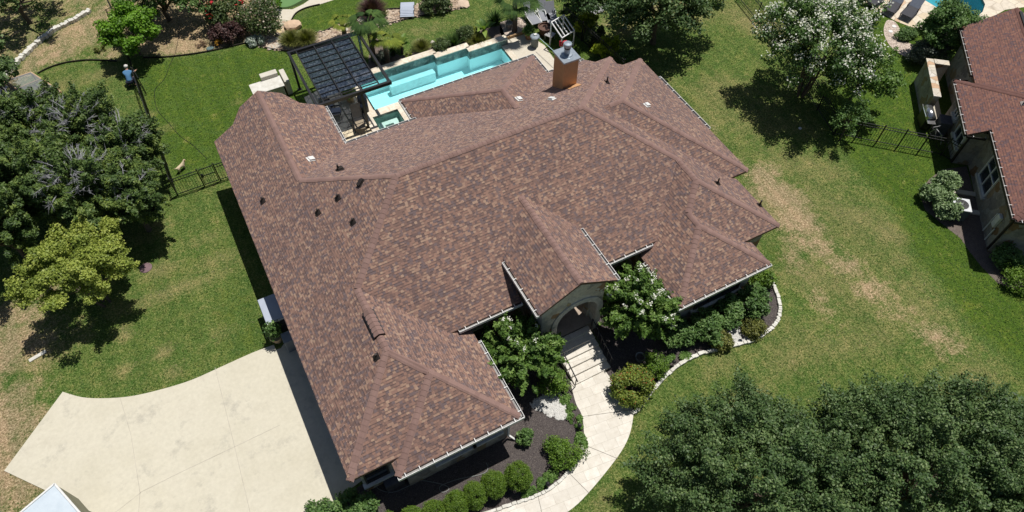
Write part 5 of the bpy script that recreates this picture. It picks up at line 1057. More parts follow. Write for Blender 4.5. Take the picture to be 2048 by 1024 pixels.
def palm(px, py, zc, r, kind, label, seed, fronds=14, hanging=0):
    rng = np.random.default_rng(seed); c = G(px, py, zc); root = empty('palm_tree', (c.x, c.y, 0), 0, label, 'palm'); mb = MB(); mb.tube([(0, 0, 0), (.03, 0, zc*.5), (0, 0, zc)], [.17, .15, .13], 10); mb.build('trunk', MT['bark'], root); V = []; F = []; rn = []
    for i in range(fronds):
        a = 6.28*i/fronds+rng.normal(0, .2); el = rng.uniform(.0, 1.1); L = r*rng.uniform(.75, 1.05); d = np.array([math.cos(a), math.sin(a), 0]); mid = d*L*.5*math.cos(el*.8)+np.array([0, 0, zc+L*.45*math.sin(el)]); q = rng.random()
        i0 = len(V); st0 = np.array([0, 0, zc]); side = np.array([-math.sin(a), math.cos(a), 0])*.015; V += [st0-side, st0+side, mid+side, mid-side]; F.append((i0, i0+1, i0+2, i0+3)); rn.append(q)
        for j in range(22):       # fan of segments
            t = (j-10.5)/10.5; aa = a+t*1.25; dd = np.array([math.cos(aa), math.sin(aa), 0]); Lj = L*.55*(1-.25*abs(t)); p1 = mid+dd*Lj*.5+np.array([0, 0, .10*L*(math.sin(el))-.03*abs(t)]); p2 = mid+dd*Lj+np.array([0, 0, -.16*L*rng.uniform(.6, 1.4)]); s_ = np.array([-math.sin(aa), math.cos(aa), 0])*.03; i0 = len(V)
            V += [mid, p1-s_, p1+s_, p2, p2]; F.append((i0, i0+1, i0+3, i0+2)); rn.append(min(1, max(0, q*.6+rng.random()*.4)))
    me = bpy.data.meshes.new('frond'); np_mesh(me, np.array(V), np.array(F)); set_rnd(me, rn); me.materials.append(leafmat(kind)); o = bpy.data.objects.new('fronds', me); COL.objects.link(o); o.parent = root; return root
palm(735, 50, 2.6, 1.5, 'palm', 'tall dark green fan palm behind the pergola corner', 1, 22); palm(768, 84, 1.5, 1.3, 'palmy', 'yellow green fan palm between pergola and pool wall', 2, 12); palm(683, 44, 1.3, .9, 'palmy', 'small yellowish fan palm in the river rock', 3, 12); palm(1030, 4, 2.2, 1.9, 'palm', 'big fan palm at the top edge beside the stacked loungers', 4, 20)
def broadleaf(px, py, h, r, kind, label, seed, n=9, name='banana_plant', cat='plant'):
    rng = np.random.default_rng(seed); c = G(px, py, h*.4); root = empty(name, (c.x, c.y, 0), 0, label, cat); V = []; F = []; rn = []
    for i in range(n):
        a = 6.28*i/n+rng.normal(0, .3); el = rng.uniform(.3, 1.2); L = r*rng.uniform(.8, 1.1); q = rng.random(); prev = None
        for j in range(7):
            t = j/6; p = np.array([math.cos(a)*L*t*math.cos(el), math.sin(a)*L*t*math.cos(el), .2+h*.3+L*t*math.sin(el)-.35*L*t*t]); wv = .17*math.sin(math.pi*min(1, .12+t*.88))*r/1.1; s_ = np.array([-math.sin(a), math.cos(a), 0])*wv; i0 = len(V); V += [p-s_+np.array([0, 0, wv*.5]), p, p+s_+np.array([0, 0, wv*.5])]
            if prev is not None: F += [(prev, prev+1, i0+1, i0), (prev+1, prev+2, i0+2, i0+1)]; rn += [q, min(1, q+.15)]
            prev = i0
    me = bpy.data.meshes.new('leaves'); np_mesh(me, np.array(V), np.array(F)); set_rnd(me, rn); me.materials.append(leafmat(kind)); o = bpy.data.objects.new('leaves', me); COL.objects.link(o); o.parent = root; MB().tube([(0, 0, 0), (0, 0, .3+h*.3)], [.09, .06], 8).build('stem', MT['bark'], root); return root
broadleaf(803, 94, 1.2, 1.1, 'banana', 'banana plant with broad leaves behind the pool wall', 1, 11); broadleaf(968, 62, 1.2, 1.1, 'banana', 'banana plant with broad leaves left of the gravel corner', 2, 9)
# fence vines right of the pool
for i, (px, py, r, h, k, lab) in enumerate(((1150, 20, (1.4, .6), 1.6, 'myrtle', 'dark vine over the back fence behind the loungers'), (1172, 45, (.9, .5), 1.5, 'chart', 'yellow green vine on the back fence near the stacked loungers'), (1188, 70, (.8, .4), 1.3, 'oleander', 'dark vine on the middle of the back fence'), (1212, 92, (1.1, .55), 1.5, 'chart', 'bright chartreuse bush against the back fence'), (1252, 112, (.8, .4), .6, 'bush', 'low green plants between the back fence and house corner'))): shrub(px, py, r, h, k, lab, seed=160+i, size=.08, n=34, lumpy=.25)
# ------------------------------------------------------------------ iron fences
def fence(pts, h, label, bay=2.4, pick=.13, gaps=(), name='iron_fence', group=None, end=True):
    p0 = Vector((pts[0][0], pts[0][1], 0)); root = empty(name, p0, 0, label, 'fence', group)
    for a, b in zip(pts[:-1], pts[1:]):
        a = Vector((a[0], a[1], 0)); b = Vector((b[0], b[1], 0)); L = (b-a).length; n = max(1, round(L/bay)); t = (b-a)/L
        for i in range(n+1):
            if i == n and b != Vector((pts[-1][0], pts[-1][1], 0)): continue
            q = a+t*(L*i/n); under(MB().bar(q, q+Vector((0, 0, h+.05)), .06, .06).lathe((q.x, q.y, h+.05), [(.045, 0), (.045, .02), (.01, .05)], 8).build('post', MT['black'], root), root)
        for i in range(n):
            q0 = a+t*(L*i/n+.035); q1 = a+t*(L*(i+1)/n-.035); m = MB(); l = (q1-q0).length
            for z in (h-.04, h-.22, .12): m.bar(q0+Vector((0, 0, z)), q1+Vector((0, 0, z)), .03, .035)
            k = int(l/pick)
            for j in range(1, k): q = q0+t*(l*j/k); m.bar(q+Vector((0, 0, .05)), q+Vector((0, 0, h-.03)), .018, .018)
            under(m.build('panel', MT['black'], root), root)
    return root
FH = 1.28; cF = G(337.6, 359, FH); fT = G(262, 137, FH); cx_, cy2 = cF.x, 29.92
fence([(cx_, cy2), (-2.55, cy2)], FH, 'short black iron fence beside the corner post left of the dog', 1.0)
fence([(-1.68, cy2), (-.80, cy2)], FH, 'short black iron fence meeting the left wall of the house', 1.0)
gl = empty('fence_gate', (-2.5, cy2, 0), 0, 'closed black iron gate beside the small dog', 'gate')
m = MB(); [m.bar((-2.5+x, cy2, .1), (-2.5+x, cy2, FH-.02), .018) for x in np.arange(.08, .8, .11)]; [m.bar((-2.48, cy2, z), (-1.75, cy2, z), .03, .04) for z in (.12, .75, FH-.04)]; m.bar((-2.48, cy2, .08), (-2.48, cy2, FH), .035); m.bar((-1.75, cy2, .08), (-1.75, cy2, FH), .035)
under(m.build('leaf', MT['black'], gl), gl); under(MB().box((-2.42, cy2-.03, .8), (.14, .08, .22)).build('latch', MT['black'], gl), gl)
fence([(cx_, cy2+.05), (fT.x, fT.y)], FH, 'long black iron fence between the back lawn and the cedars', 2.4)
f2 = G(224, 23, FH); f3 = G(205, -20, FH); f25 = G(250, 108, FH)
fence([(f25.x, f25.y), (f2.x, f2.y), (f3.x, f3.y)], FH, 'black iron fence behind the lime green maple running to the top edge', 2.4)
ga_, gb_ = G(263, 133, FH), G(285, 171, FH); gt = (gb_-ga_); gt.z = 0; gt.normalize(); gr = empty('fence_gate', (ga_.x, ga_.y, 0), 0, 'open black iron gate leaf swung onto the lawn by the crouching person', 'gate'); m = MB(); A0 = Vector((ga_.x, ga_.y, 0))
[m.bar(A0+gt*x+Vector((0, 0, .1)), A0+gt*x+Vector((0, 0, FH-.03)), .018) for x in np.arange(.1, 1.15, .11)]; [m.bar(A0+Vector((0, 0, z)), A0+gt*1.2+Vector((0, 0, z)), .03, .04) for z in (.12, FH-.2, FH-.04)]; m.bar(A0+gt*1.2+Vector((0, 0, .08)), A0+gt*1.2+Vector((0, 0, FH)), .035); under(m.build('leaf', MT['black'], gr), gr)
# neighbour fence
n1 = G(1477, -2, 0); n2 = G(1548, 86, 0); n3 = G(1666, 270, 0); n4 = G(1700, 287, 0); n5 = G(1881, 311, 0); nwp = NW(-.52, 6.6)
fence([(n1.x, n1.y), (n2.x, n2.y), (n3.x, n3.y)], 1.3, 'long black iron fence across the right lawn under the white flowering tree', 2.4)
fence([(n3.x+.06, n3.y), (n5.x, n5.y), (nwp.x, nwp.y)], 1.3, 'black iron fence from the lawn corner to the neighbouring house', 1.25)
b1 = G(1128, 10, 1.4); b2 = G(1250, 120, 1.4); fence([(b1.x, b1.y), (b2.x, b2.y)], 1.4, 'black iron fence covered in vines behind the chimney', 2.2)
# ------------------------------------------------------------------ people and animals
def skin(name, nodes, edges, m, parent, root=0, sub=2):
    me = bpy.data.meshes.new(name); me.from_pydata([n[:3] for n in nodes], edges, []); me.update(); o = bpy.data.objects.new(name, me); COL.objects.link(o); o.parent = parent
    s = o.modifiers.new('skin', 'SKIN'); s.use_smooth_shade = True
    for i, n in enumerate(nodes):
        v = me.skin_vertices[0].data[i]; r = n[3]; v.radius = r if hasattr(r, '__len__') else (r, r); v.use_root = (i == root)
    ss = o.modifiers.new('sub', 'SUBSURF'); ss.levels = sub; ss.render_levels = sub; me.materials.append(m); return o
MT['skin'] = M_plain('skin', (.45, .27, .19), (.4, .23, .16), 8, .6); MT['shirt'] = M_plain('blue_shirt', (.10, .24, .42), (.07, .18, .34), 6, .9); MT['jeans'] = M_plain('dark_trousers', (.025, .03, .05), (.015, .018, .03), 8, .9); MT['hat'] = M_plain('white_cap', (.72, .70, .66), (.6, .58, .54), 8, .8)
pc = G(261, 166, .35); per = empty('person', (pc.x, pc.y, 0), -.25, 'crouching person in a blue shirt and white cap beside the open gate', 'person')
bn = [(0, 0, .48, (.15, .12)), (0, .16, .66, (.13, .11)), (0, .36, .84, (.16, .12)), (0, .50, .93, .06), (0, .58, 1.0, (.085, .095)), (0, .62, 1.07, (.08, .09)),
      (-.19, .38, .85, .06), (-.27, .50, .66, .048), (-.16, .66, .55, .034), (.19, .38, .85, .06), (.30, .52, .72, .048), (.38, .70, .66, .034), (-.13, .02, .44, .085), (-.20, .36, .52, .07), (-.17, .08, .12, .05), (-.18, .20, .04, .04), (.13, .02, .44, .085), (.20, .36, .52, .07), (.17, .08, .12, .05), (.18, .20, .04, .04), (-.12, .72, .52, .03), (.40, .77, .65, .03)]
be = [(0, 1), (1, 2), (2, 3), (3, 4), (4, 5), (2, 6), (6, 7), (7, 8), (2, 9), (9, 10), (10, 11), (0, 12), (12, 13), (13, 14), (14, 15), (0, 16), (16, 17), (17, 18), (18, 19), (8, 20), (11, 21)]
body = skin('body', bn, be, MT['skin'], per)
sh = [(0, -.03, .45, (.172, .142)), (0, .18, .68, (.165, .14)), (0, .36, .85, (.19, .145)), (0, .47, .91, .09), (-.20, .385, .86, .085), (-.265, .485, .69, .068), (.20, .385, .86, .085), (.29, .50, .745, .068)]
skin('shirt', sh, [(0, 1), (1, 2), (2, 3), (2, 4), (4, 5), (2, 6), (6, 7)], MT['shirt'], per)
tr = [(0, -.01, .47, (.165, .135)), (-.13, .02, .43, .105), (-.20, .36, .52, .088), (-.17, .09, .15, .066), (.13, .02, .43, .105), (.20, .36, .52, .088), (.17, .09, .15, .066)]
skin('trousers', tr, [(0, 1), (1, 2), (2, 3), (0, 4), (4, 5), (5, 6)], MT['jeans'], per)
hm = MB(); hm.lathe((0, .62, 1.09), [(.115, 0), (.112, .04), (.085, .09), (.03, .115)], 16); hm.box((0, .735, 1.09), (.16, .10, .015)); hm.build('cap', MT['hat'], per, True)
for sx, (hx, hy, hz) in ((-1, (-.12, .72, .52)), (1, (.40, .77, .65))):
    for j in range(4): nd_ = [(hx+(j-1.5)*.018, hy+.02, hz, .009), (hx+(j-1.5)*.021, hy+.06-abs(j-1.3)*.006, hz+.002, .0085), (hx+(j-1.5)*.022, hy+.09-abs(j-1.3)*.009, hz-.015, .007)]; skin('finger', nd_, [(0, 1), (1, 2)], MT['skin'], body, 0, 1)
    skin('thumb', [(hx-sx*.03, hy-.0, hz, .010), (hx-sx*.055, hy+.03, hz, .009), (hx-sx*.055, hy+.055, hz-.01, .008)], [(0, 1), (1, 2)], MT['skin'], body, 0, 1)
fm_ = MB(); fm_.lathe((.0, .715, .99), [(.012, -.01), (.012, .012)], 8); fm_.build('nose', MT['skin'], body)
fm_ = MB(); [fm_.box((sx*.17+sx*.005, .22, .045), (.09, .26, .08)) for sx in (-1,)]; fm_.build('shoe', MT['black'], per, bevel=.02); MB().box((.175, .22, .045), (.09, .26, .08)).build('shoe', MT['black'], per, bevel=.02)
# dog, cream coat, standing and turned to the right
MT['fur'] = M_plain('cream_fur', (.62, .52, .36), (.5, .40, .27), 14, .95, .1, 0, .8, 40); MT['fur2'] = M_plain('tan_fur', (.42, .27, .13), (.33, .2, .1), 14, .95)
dg = G(364, 338, .1); dog = empty('dog', (dg.x, dg.y, 0), .55, 'small cream coated dog standing on the back lawn near the gate', 'dog')
dn = [(-.20, 0, .33, (.085, .08)), (0, 0, .33, (.09, .085)), (.17, 0, .33, (.10, .11)), (.27, 0, .42, .065), (.34, 0, .50, (.065, .07)), (.42, 0, .48, .035), (-.29, 0, .38, .03), (-.38, 0, .45, .022),
      (-.20, .065, .26, .055), (-.16, .07, .18, .035), (-.23, .07, .11, .022), (-.21, .07, .02, .024), (-.20, -.065, .26, .055), (-.16, -.07, .18, .035), (-.23, -.07, .11, .022), (-.21, -.07, .02, .024),
      (.17, .06, .24, .045), (.15, .065, .13, .026), (.16, .065, .02, .026), (.17, -.06, .24, .045), (.15, -.065, .13, .026), (.16, -.065, .02, .026)]
de = [(0, 1), (1, 2), (2, 3), (3, 4), (4, 5), (0, 6), (6, 7), (0, 8), (8, 9), (9, 10), (10, 11), (0, 12), (12, 13), (13, 14), (14, 15), (2, 16), (16, 17), (17, 18), (2, 19), (19, 20), (20, 21)]
db = skin('body', dn, de, MT['fur'], dog)
for s_ in (-1, 1): e = MB(); e.poly([(.30, s_*.045, .56), (.36, s_*.06, .56), (.34, s_*.10, .47), (.31, s_*.09, .47)]).poly([(.30, s_*.045, .56), (.31, s_*.085, .47), (.34, s_*.095, .47), (.36, s_*.055, .56)]); e.build('ear', MT['fur2'], db)
MB().lathe((.455, 0, .475), [(.015, -.01), (.018, 0), (.01, .014)], 8).build('nose', MT['black'], db)
# ------------------------------------------------------------------ small things on the left
g = G(292, 536); tag(MB().lathe((g.x, g.y, 0), [(.30, 0), (.30, .03), (.24, .045), (.235, .035), (.05, .05), (.0, .05)], 24).build('septic_lid', M_plain('purple_lid', (.20, .13, .14), (.15, .1, .11), 5, .8), None), 'round purple grey lid set in the side lawn', 'lid')
cab = MB(); cab.tube([p+Vector((0, 0, .015)) for p in smooth([G(*q) for q in ((359, 15), (358, 45), (357, 75), (350, 108), (340, 130), (329, 158), (311, 178), (310, 200), (316, 222), (336, 245), (360, 272), (385, 290), (404, 308), (414, 318))], 4, False)], .014, 6)
tag(cab.build('garden_hose', MT['black'], None), 'thin dark hose trailing from bare earth across the back lawn', 'hose')
hz_ = [(748, 968), (760, 980), (785, 985), (812, 975), (838, 962), (866, 965), (893, 972), (897, 980), (885, 985), (879, 975), (895, 966), (920, 958), (955, 951), (972, 944), (976, 934), (972, 926)]
tag(MB().tube([p+Vector((0, 0, .025)) for p in smooth([G(*q) for q in hz_], 4, False)], .014, 6).build('garden_hose', M_plain('grey_hose', (.25, .27, .26), None, 5, .5), None), 'pale grey garden hose looped on the dark mulch', 'hose')
# wooden lidded frames
MT['raww'] = M_plain('raw_timber', (.52, .36, .20), (.42, .28, .15), 8, .8)
def mesh_mat():
    m = bpy.data.materials.new('wire_netting'); m.use_nodes = True; nt = m.node_tree; b = nt.nodes['Principled BSDF']; b.inputs['Base Color'].default_value = (.30, .31, .33, 1); b.inputs['Roughness'].default_value = .5; t = nt.nodes.new('ShaderNodeBsdfTransparent'); mx = nt.nodes.new('ShaderNodeMixShader'); mx.inputs[0].default_value = .45
    nt.links.new(t.outputs[0], mx.inputs[1]); nt.links.new(b.outputs[0], mx.inputs[2]); nt.links.new(mx.outputs[0], nt.nodes['Material Output'].inputs[0]); return m
MT['net'] = mesh_mat()
def runframe(cor, z, label, nb_=3):
    P4 = [G(*q, z) for q in cor]; r = empty('netting_frame', (P4[0].x, P4[0].y, 0), 0, label, 'garden frame')
    for i in range(4):
        a, b = P4[i], P4[(i+1) % 4]; under(MB().bar(a, b, .09, .07).build('rail', MT['raww'], r), r); under(MB().bar((a.x, a.y, 0), (a.x, a.y, z-.04), .08).build('post', MT['raww'], r), r)
    for k in range(1, nb_): a, b = P4[0].lerp(P4[1], k/nb_), P4[3].lerp(P4[2], k/nb_); under(MB().bar(a-Vector((0, 0, .005)), b-Vector((0, 0, .005)), .07, .05).build('crossbar', MT['raww'], r), r)
    under(MB().poly([p+Vector((0, 0, .04)) for p in P4]).build('netting', MT['net'], r), r); return r
runframe([(62, 145), (121, 183), (80, 210), (10, 162)], .75, 'raised timber frame with netting lid above the cedars', 3); runframe([(5, 162), (45, 188), (25, 225), (-40, 200)], .55, 'second timber frame at the left edge beside the netting lid', 2)
g = G(0, 178, .6); tag(MB().bar(G(-5, 186, .62), G(15, 173, .62), .18, .06).build('board', MT['white'], None, bevel=.02), 'white board lying on the timber frame at the left edge', 'board')
# bin shelter beside the left wall
bx0, bx1, by0, by1 = -2.05, -.80, 17.8, 20.45; bs = empty('storage_box', ((bx0+bx1)/2, by0, 0), 0, 'waist high store with pale grey lid against the left wall', 'storage box')
zb = 1.15; bx0, by1 = G(514, 598, zb).x, G(514, 598, zb).y-.1; by0 = G(535, 650, zb).y+.05
MT['lid'] = M_plain('grey_lid', (.40, .44, .52), (.34, .38, .45), 2, .6); MT['bind'] = M_plain('dark_panel', (.10, .10, .11), (.06, .06, .07), 6, .7)
under(MB().box(((bx0+bx1)/2, (by0+by1)/2, zb+.02), (bx1-bx0, by1-by0, .06)).build('lid', MT['lid'], bs, bevel=.015), bs); under(MB().box(((bx0+bx1)/2+.04, (by0+by1)/2, zb/2-.005), (bx1-bx0-.12, by1-by0-.1, zb-.02)).build('body', MT['bind'], bs), bs)
under(MB().bar((bx0+.03, by0-.03, zb-.02), (bx1, by0-.03, zb-.02), .05, .07).build('trim', MT['white'], bs), bs)
def pot(c, r, h, m, label, parent_cat='pot'):
    r_ = empty('plant_pot', c, 0, label, parent_cat); MB().lathe((0, 0, 0), [(r*.7, 0), (r, h), (r*1.08, h), (r*1.08, h+.04), (r*.92, h+.04), (r*.9, h-.05), (.01, h-.05)], 18).build('pot', m, r_); return r_
def leafball(root, r, zc, kind, seed, n=900, size=.09, sq=.8):
    rng = np.random.default_rng(seed); d = rng.normal(0, 1, (n, 3)); d /= np.linalg.norm(d, axis=1)[:, None]; P_ = d*(rng.uniform(.2, 1, n)**.5)[:, None]*np.array([r, r, r*sq])*rng.uniform(.7, 1.2, n)[:, None]+np.array([0, 0, zc]); return add_leaves('foliage', P_, d+np.array([0, 0, .5]), size, leafmat(kind), root, rng)
MT['terra'] = M_plain('terracotta', (.38, .20, .10), (.30, .15, .08), 6, .8); MT['sand'] = M_plain('sand_planter', (.52, .40, .24), (.42, .32, .19), 6, .8)
g = G(556, 680); p_ = pot((g.x, g.y, 0), .3, .4, MT['sand'], 'tan square pot with shrub beside the grey lidded store'); leafball(p_, .42, .95, 'bush', 1, 700, .08, 1.3)
g = G(583, 684, .4); tag(MB().box((g.x, g.y, .45), (.55, .5, .9)).box((g.x, g.y, .93), (.6, .56, .06)).build('wheelie_bin', M_plain('grey_bin', (.20, .23, .26), None, 3, .5), None, bevel=.03), 'grey bin between the potted shrub and the house wall', 'bin')
# trailer at the bottom left
tz = 2.35; t0 = G(110, 968, tz); t1 = G(170, 1037, tz); t2 = G(20, 1037, tz); ux = (t1-t0).normalized(); uy = (t2-t0).normalized(); uy = (uy-ux*uy.dot(ux)).normalized(); ang = math.atan2(ux.y, ux.x)
trl = empty('box_trailer', (t0.x, t0.y, 0), ang, 'box trailer with pale blue roof parked at the bottom left corner', 'trailer'); sg = -1 if Vector((-ux.y, ux.x, 0)).dot(uy) < 0 else 1; Lx, Ly = 4.6, 2.5
MT['troof'] = M_plain('trailer_roof', (.56, .63, .68), (.44, .51, .57), 1.2, .45, .4); MT['tside'] = M_plain('trailer_side', (.20, .20, .13), (.15, .15, .10), 2, .6)
MB().box((Lx/2, sg*Ly/2, (tz+.55)/2-.02), (Lx, Ly, tz-.6)).build('body', MT['tside'], trl, bevel=.03); MB().box((Lx/2, sg*Ly/2, tz-.02), (Lx+.06, Ly+.06, .05)).build('roof', MT['troof'], trl, bevel=.02)
tm = MB()
for a, b in (((0, 0), (Lx, 0)), ((Lx, 0), (Lx, Ly)), ((Lx, Ly), (0, Ly)), ((0, Ly), (0, 0))): tm.bar((a[0], sg*a[1], tz+.02), (b[0], sg*b[1], tz+.02), .07, .06)
tm.build('roof_trim', MT['white'], trl)
for x in (1.9, 2.8):
    for y in (-.12, Ly+.12): w_ = MB().tube([(x, sg*y-.1, .33), (x, sg*y+.1, .33)], .33, 20).build('tyre', M_plain('rubber', (.02, .02, .02), None, 5, .8), trl); MB().tube([(x, sg*y-.105, .33), (x, sg*y+.105, .33)], .17, 14).build('rim', MT['steel'], w_)
fe = MB(); N = 10
for i in range(N):
    a0, a1 = math.pi*i/N, math.pi*(i+1)/N; p = lambda a, y: (2.35-math.cos(a)*1.0, sg*y, .33+math.sin(a)*.52)
    fe.poly([p(a0, -.005), p(a1, -.005), p(a1, -.3), p(a0, -.3)])
fe.build('fender', MT['black'], trl)
# ------------------------------------------------------------------ by the gable end : pale seats
MT['cream'] = M_plain('cream_block', (.58, .55, .47), (.5, .47, .40), 4, .8)
g = G(535, 178, .4)
tb = empty('outdoor_kitchen', (g.x, g.y, 0), 0, 'cream block counter peeping out behind the gable end', 'counter'); MB().box((0, -.35, .45), (1.7, .9, .9)).build('base', MT['cream'], tb, bevel=.02); MB().box((0, -.35, .93), (1.85, 1.0, .06)).build('top', MT['curbstone'], tb, bevel=.01); MB().box((.35, .32, .6), (1.0, .4, 1.2)).build('backrest', MT['cream'], tb, bevel=.02); MB().box((1.15, .0, .5), (.3, 1.2, 1.0)).build('side', MT['cream'], tb, bevel=.02)
# ------------------------------------------------------------------ furniture
def lounger(name, label, fab, frm, back=.9, L=1.95, W_=.68):
    r = empty(name, (0, 0, 0), 0, label, 'sun lounger'); hb = .36; bl = .75
    f = MB(); f.bar((-W_/2, -L/2, hb), (-W_/2, L/2-bl, hb), .04, .05); f.build('side_rail', frm, r); f = MB(); f.bar((W_/2, -L/2, hb), (W_/2, L/2-bl, hb), .04, .05); f.build('side_rail', frm, r)
    MB().box((0, (-L/2+L/2-bl)/2, hb+.02), (W_-.05, L-bl, .03)).build('seat', fab, r, bevel=.01)
    a = Vector((0, L/2-bl, hb+.02)); b = a+Vector((0, math.cos(back)*bl, math.sin(back)*bl)); MB().bar(a, b, W_-.03, .035).build('backrest', fab, r, bevel=.01)
    for x in (-W_/2, W_/2):
        for y in (-L/2+.2, L/2-bl-.05): MB().bar((x, y, 0), (x, y, hb-.03), .04).build('leg', frm, r)
        MB().bar((x, -.1, hb+.2), (x, .35, hb+.2), .045, .03).bar((x, -.05, hb), (x, -.05, hb+.2), .03).bar((x, .3, hb), (x, .3, hb+.2), .03).build('armrest', frm, r)
    return r
MT['fabg'] = M_plain('grey_mesh', (.27, .28, .31), (.22, .23, .26), 10, .8); MT['fabd'] = M_plain('dark_wicker', (.055, .055, .065), (.035, .035, .04), 14, .7); MT['fabn'] = M_plain('slate_cushion', (.16, .18, .23), (.12, .14, .18), 8, .8); MT['fabt'] = M_plain('tan_canvas', (.34, .28, .20), (.26, .21, .15), 8, .9); MT['alu'] = M_plain('grey_frame', (.42, .42, .42), (.34, .34, .34), 6, .4, .5, .4)
def face(o, a, b, z=0):
    d = G(*b, z)-G(*a, z); o.rotation_euler = (0, 0, math.atan2(d.y, d.x)-math.pi/2)
lp = lounger('sun_lounger', 'grey mesh lounger with raised back nearest the gravel corner', MT['fabg'], MT['white'], .95); g = G(1062, 40); lp.location = g; face(lp, (1080, 56), (1048, 12))
l2 = copy_tree(lp); g = G(1085, 33); place(l2, g, 0, 1, 'middle grey mesh lounger of the three by the fence'); face(l2, (1102, 52), (1080, 4)); l3 = copy_tree(lp); g = G(1101, 40); place(l3, g, 0, 1, 'grey mesh lounger closest to the vine covered fence'); face(l3, (1112, 60), (1096, 18))
for o in (lp, l2, l3): o['group'] = 'grey loungers by the back fence'
nl = lounger('sun_lounger', 'dark wicker lounger nearest the green tree by the neighbour pool', MT['fabn'], MT['fabd'], .75, 2.0, .75)
for o in nl.children:
    if o.name.startswith('seat'): o.data.materials[0] = MT['fabd']
for i, (px, py, rz, lab) in enumerate(((1819, 28, -.35, None), (1784, 18, -.35, 'dark wicker lounger second from the tree by the neighbour pool'), (1752, 4, -.75, 'dark lounger with broad slate cushion at the top edge'), (1722, -4, -.9, 'dark lounger half hidden by the white flowering tree at the top edge'))):
    o = nl if i == 0 else copy_tree(nl); place(o, G(px, py)+Vector((0, 0, .02)), rz, 1.0, lab); face(o, (px-15, py+16) if i < 2 else (px-18, py+12), (px+15, py-16) if i < 2 else (px+18, py-12)); o['group'] = 'dark loungers beside the neighbour pool'
pl_ = lounger('sun_lounger', 'tan canvas lounger with dark frame on the patio by the spa', MT['fabt'], MT['black'], .8, 1.8, .62); place(pl_, G(717, 242, .2)*1.0, .05); pl_.location.z = .022; face(pl_, (722, 262), (711, 215))
pot_ = pot((G(701, 202)).to_tuple(), .28, .45, MT['sand'], 'tan square planter with leafy plant under the pergola front'); leafball(pot_, .42, .7, 'banana', 3, 260, .16)
for i, (px, py, lab) in enumerate(((655, 214, 'grey cushioned chair under the pergola beside the roof edge'), (672, 226, 'grey cushioned chair in the middle under the pergola'))):
    g = G(px, py, .3); r = empty('armchair', (g.x, g.y, .02), .3+i, lab, 'chair'); MB().box((0, 0, .38), (.58, .58, .12)).build('seat', MT['fabg'], r, bevel=.03); MB().box((0, .3, .65), (.58, .1, .5)).build('backrest', MT['fabg'], r, bevel=.03)
    for sx in (-1, 1):
        MB().bar((sx*.31, -.27, .55), (sx*.31, .3, .55), .05).build('armrest', MT['black'], r)
        for sy in (-.27, .27): MB().bar((sx*.31, sy, 0), (sx*.31, sy, .55), .035).build('leg', MT['black'], r)
def grill(loc, rz, label, lidm, w_=.65, tank=False):
    r = empty('barbecue', loc, rz, label, 'barbecue'); MB().box((0, 0, .45), (w_, .5, .75)).build('cabinet', MT['black'], r, bevel=.02); lid = MB(); lid.tube([(-w_/2, 0, .9), (w_/2, 0, .9)], .26, 16); lid.build('lid', lidm, r, True); MB().bar((-w_/2+.08, -.3, .95), (w_/2-.08, -.3, .95), .03).build('handle', MT['steel'], r)
    for s_ in (-1, 1): MB().box((s_*(w_/2+.18), 0, .82), (.33, .45, .04)).build('side_shelf', lidm, r, bevel=.01)
    return r
g = G(727, 212, .4); grill((g.x, g.y, .02), 1.4, 'round lidded dark barbecue between pergola post and pool', MT['bind'], .5)
g = NW(-1.75, 9.3); grill((g.x, g.y, .02), NA-1.5, 'large stainless barbecue behind the stone screen wall', M_plain('stainless', (.62, .62, .62), None, 5, .22, .5, .9), .95)
bk = empty('bicycle', NW(-1.35, 7.9, .02), NA+.5, 'silver framed cycle leaning among things behind the screen wall', 'bicycle')
for y in (-.5, .5): tw = MB(); tw.tube([(0, y+.33*math.cos(a), .33+.33*math.sin(a)) for a in [6.2832*i/20 for i in range(21)]], .022, 6, False); tw.build('wheel', MT['black'], bk)
MB().tube([(0, -.5, .33), (0, -.25, .8), (0, .3, .82), (0, .5, .33)], .022, 6).tube([(0, -.25, .8), (0, .0, .33), (0, .3, .82)], .02, 6).build('frame', MT['alu'], bk); MB().tube([(-.28, .32, .98), (0, .3, .98), (.28, .32, .98)], .016, 6).tube([(0, .3, .82), (0, .3, .98)], .016, 6).build('handlebar', MT['alu'], bk); MB().box((0, -.25, .88), (.12, .25, .05)).build('saddle', MT['black'], bk, bevel=.02)
g = NW(-1.0, 8.75); tag(MB().box((g.x, g.y, .55), (.6, .7, 1.0), NA).box((g.x, g.y, 1.08), (.64, .76, .07), NA).build('wheelie_bin', MT['bind'], None, bevel=.03), 'dark wheeled bin behind the stone screen wall', 'bin')
# pool side small things
g = G(1069, 92.7); tk = empty('canister', (g.x, g.y, .022), 0, 'grey cylindrical canister with round lid on the pool patio', 'canister'); MB().lathe((0, 0, 0), [(.22, 0), (.24, .05), (.24, .72)], 20).build('body', M_plain('canister_grey', (.17, .19, .18), None, 4, .6), tk); MB().lathe((0, 0, .72), [(.30, 0), (.30, .04), (.26, .07), (.05, .08)], 20).build('lid', MT['steel'], tk); MB().box((.05, .05, .83), (.2, .16, .08)).build('folded_towel', MT['white'], tk, bevel=.02)
g = G(1057, 77); p_ = pot((g.x, g.y, .022), .27, .38, MT['terra'], 'terracotta pot with dark green plant beside the grey canister'); leafball(p_, .42, .62, 'myrtle', 4, 800, .09)
g = G(1089, 68); p_ = pot((g.x, g.y, 0), .42, .55, M_plain('brown_pot', (.13, .07, .05), None, 4, .6), 'big brown tub on grass between loungers and canister')
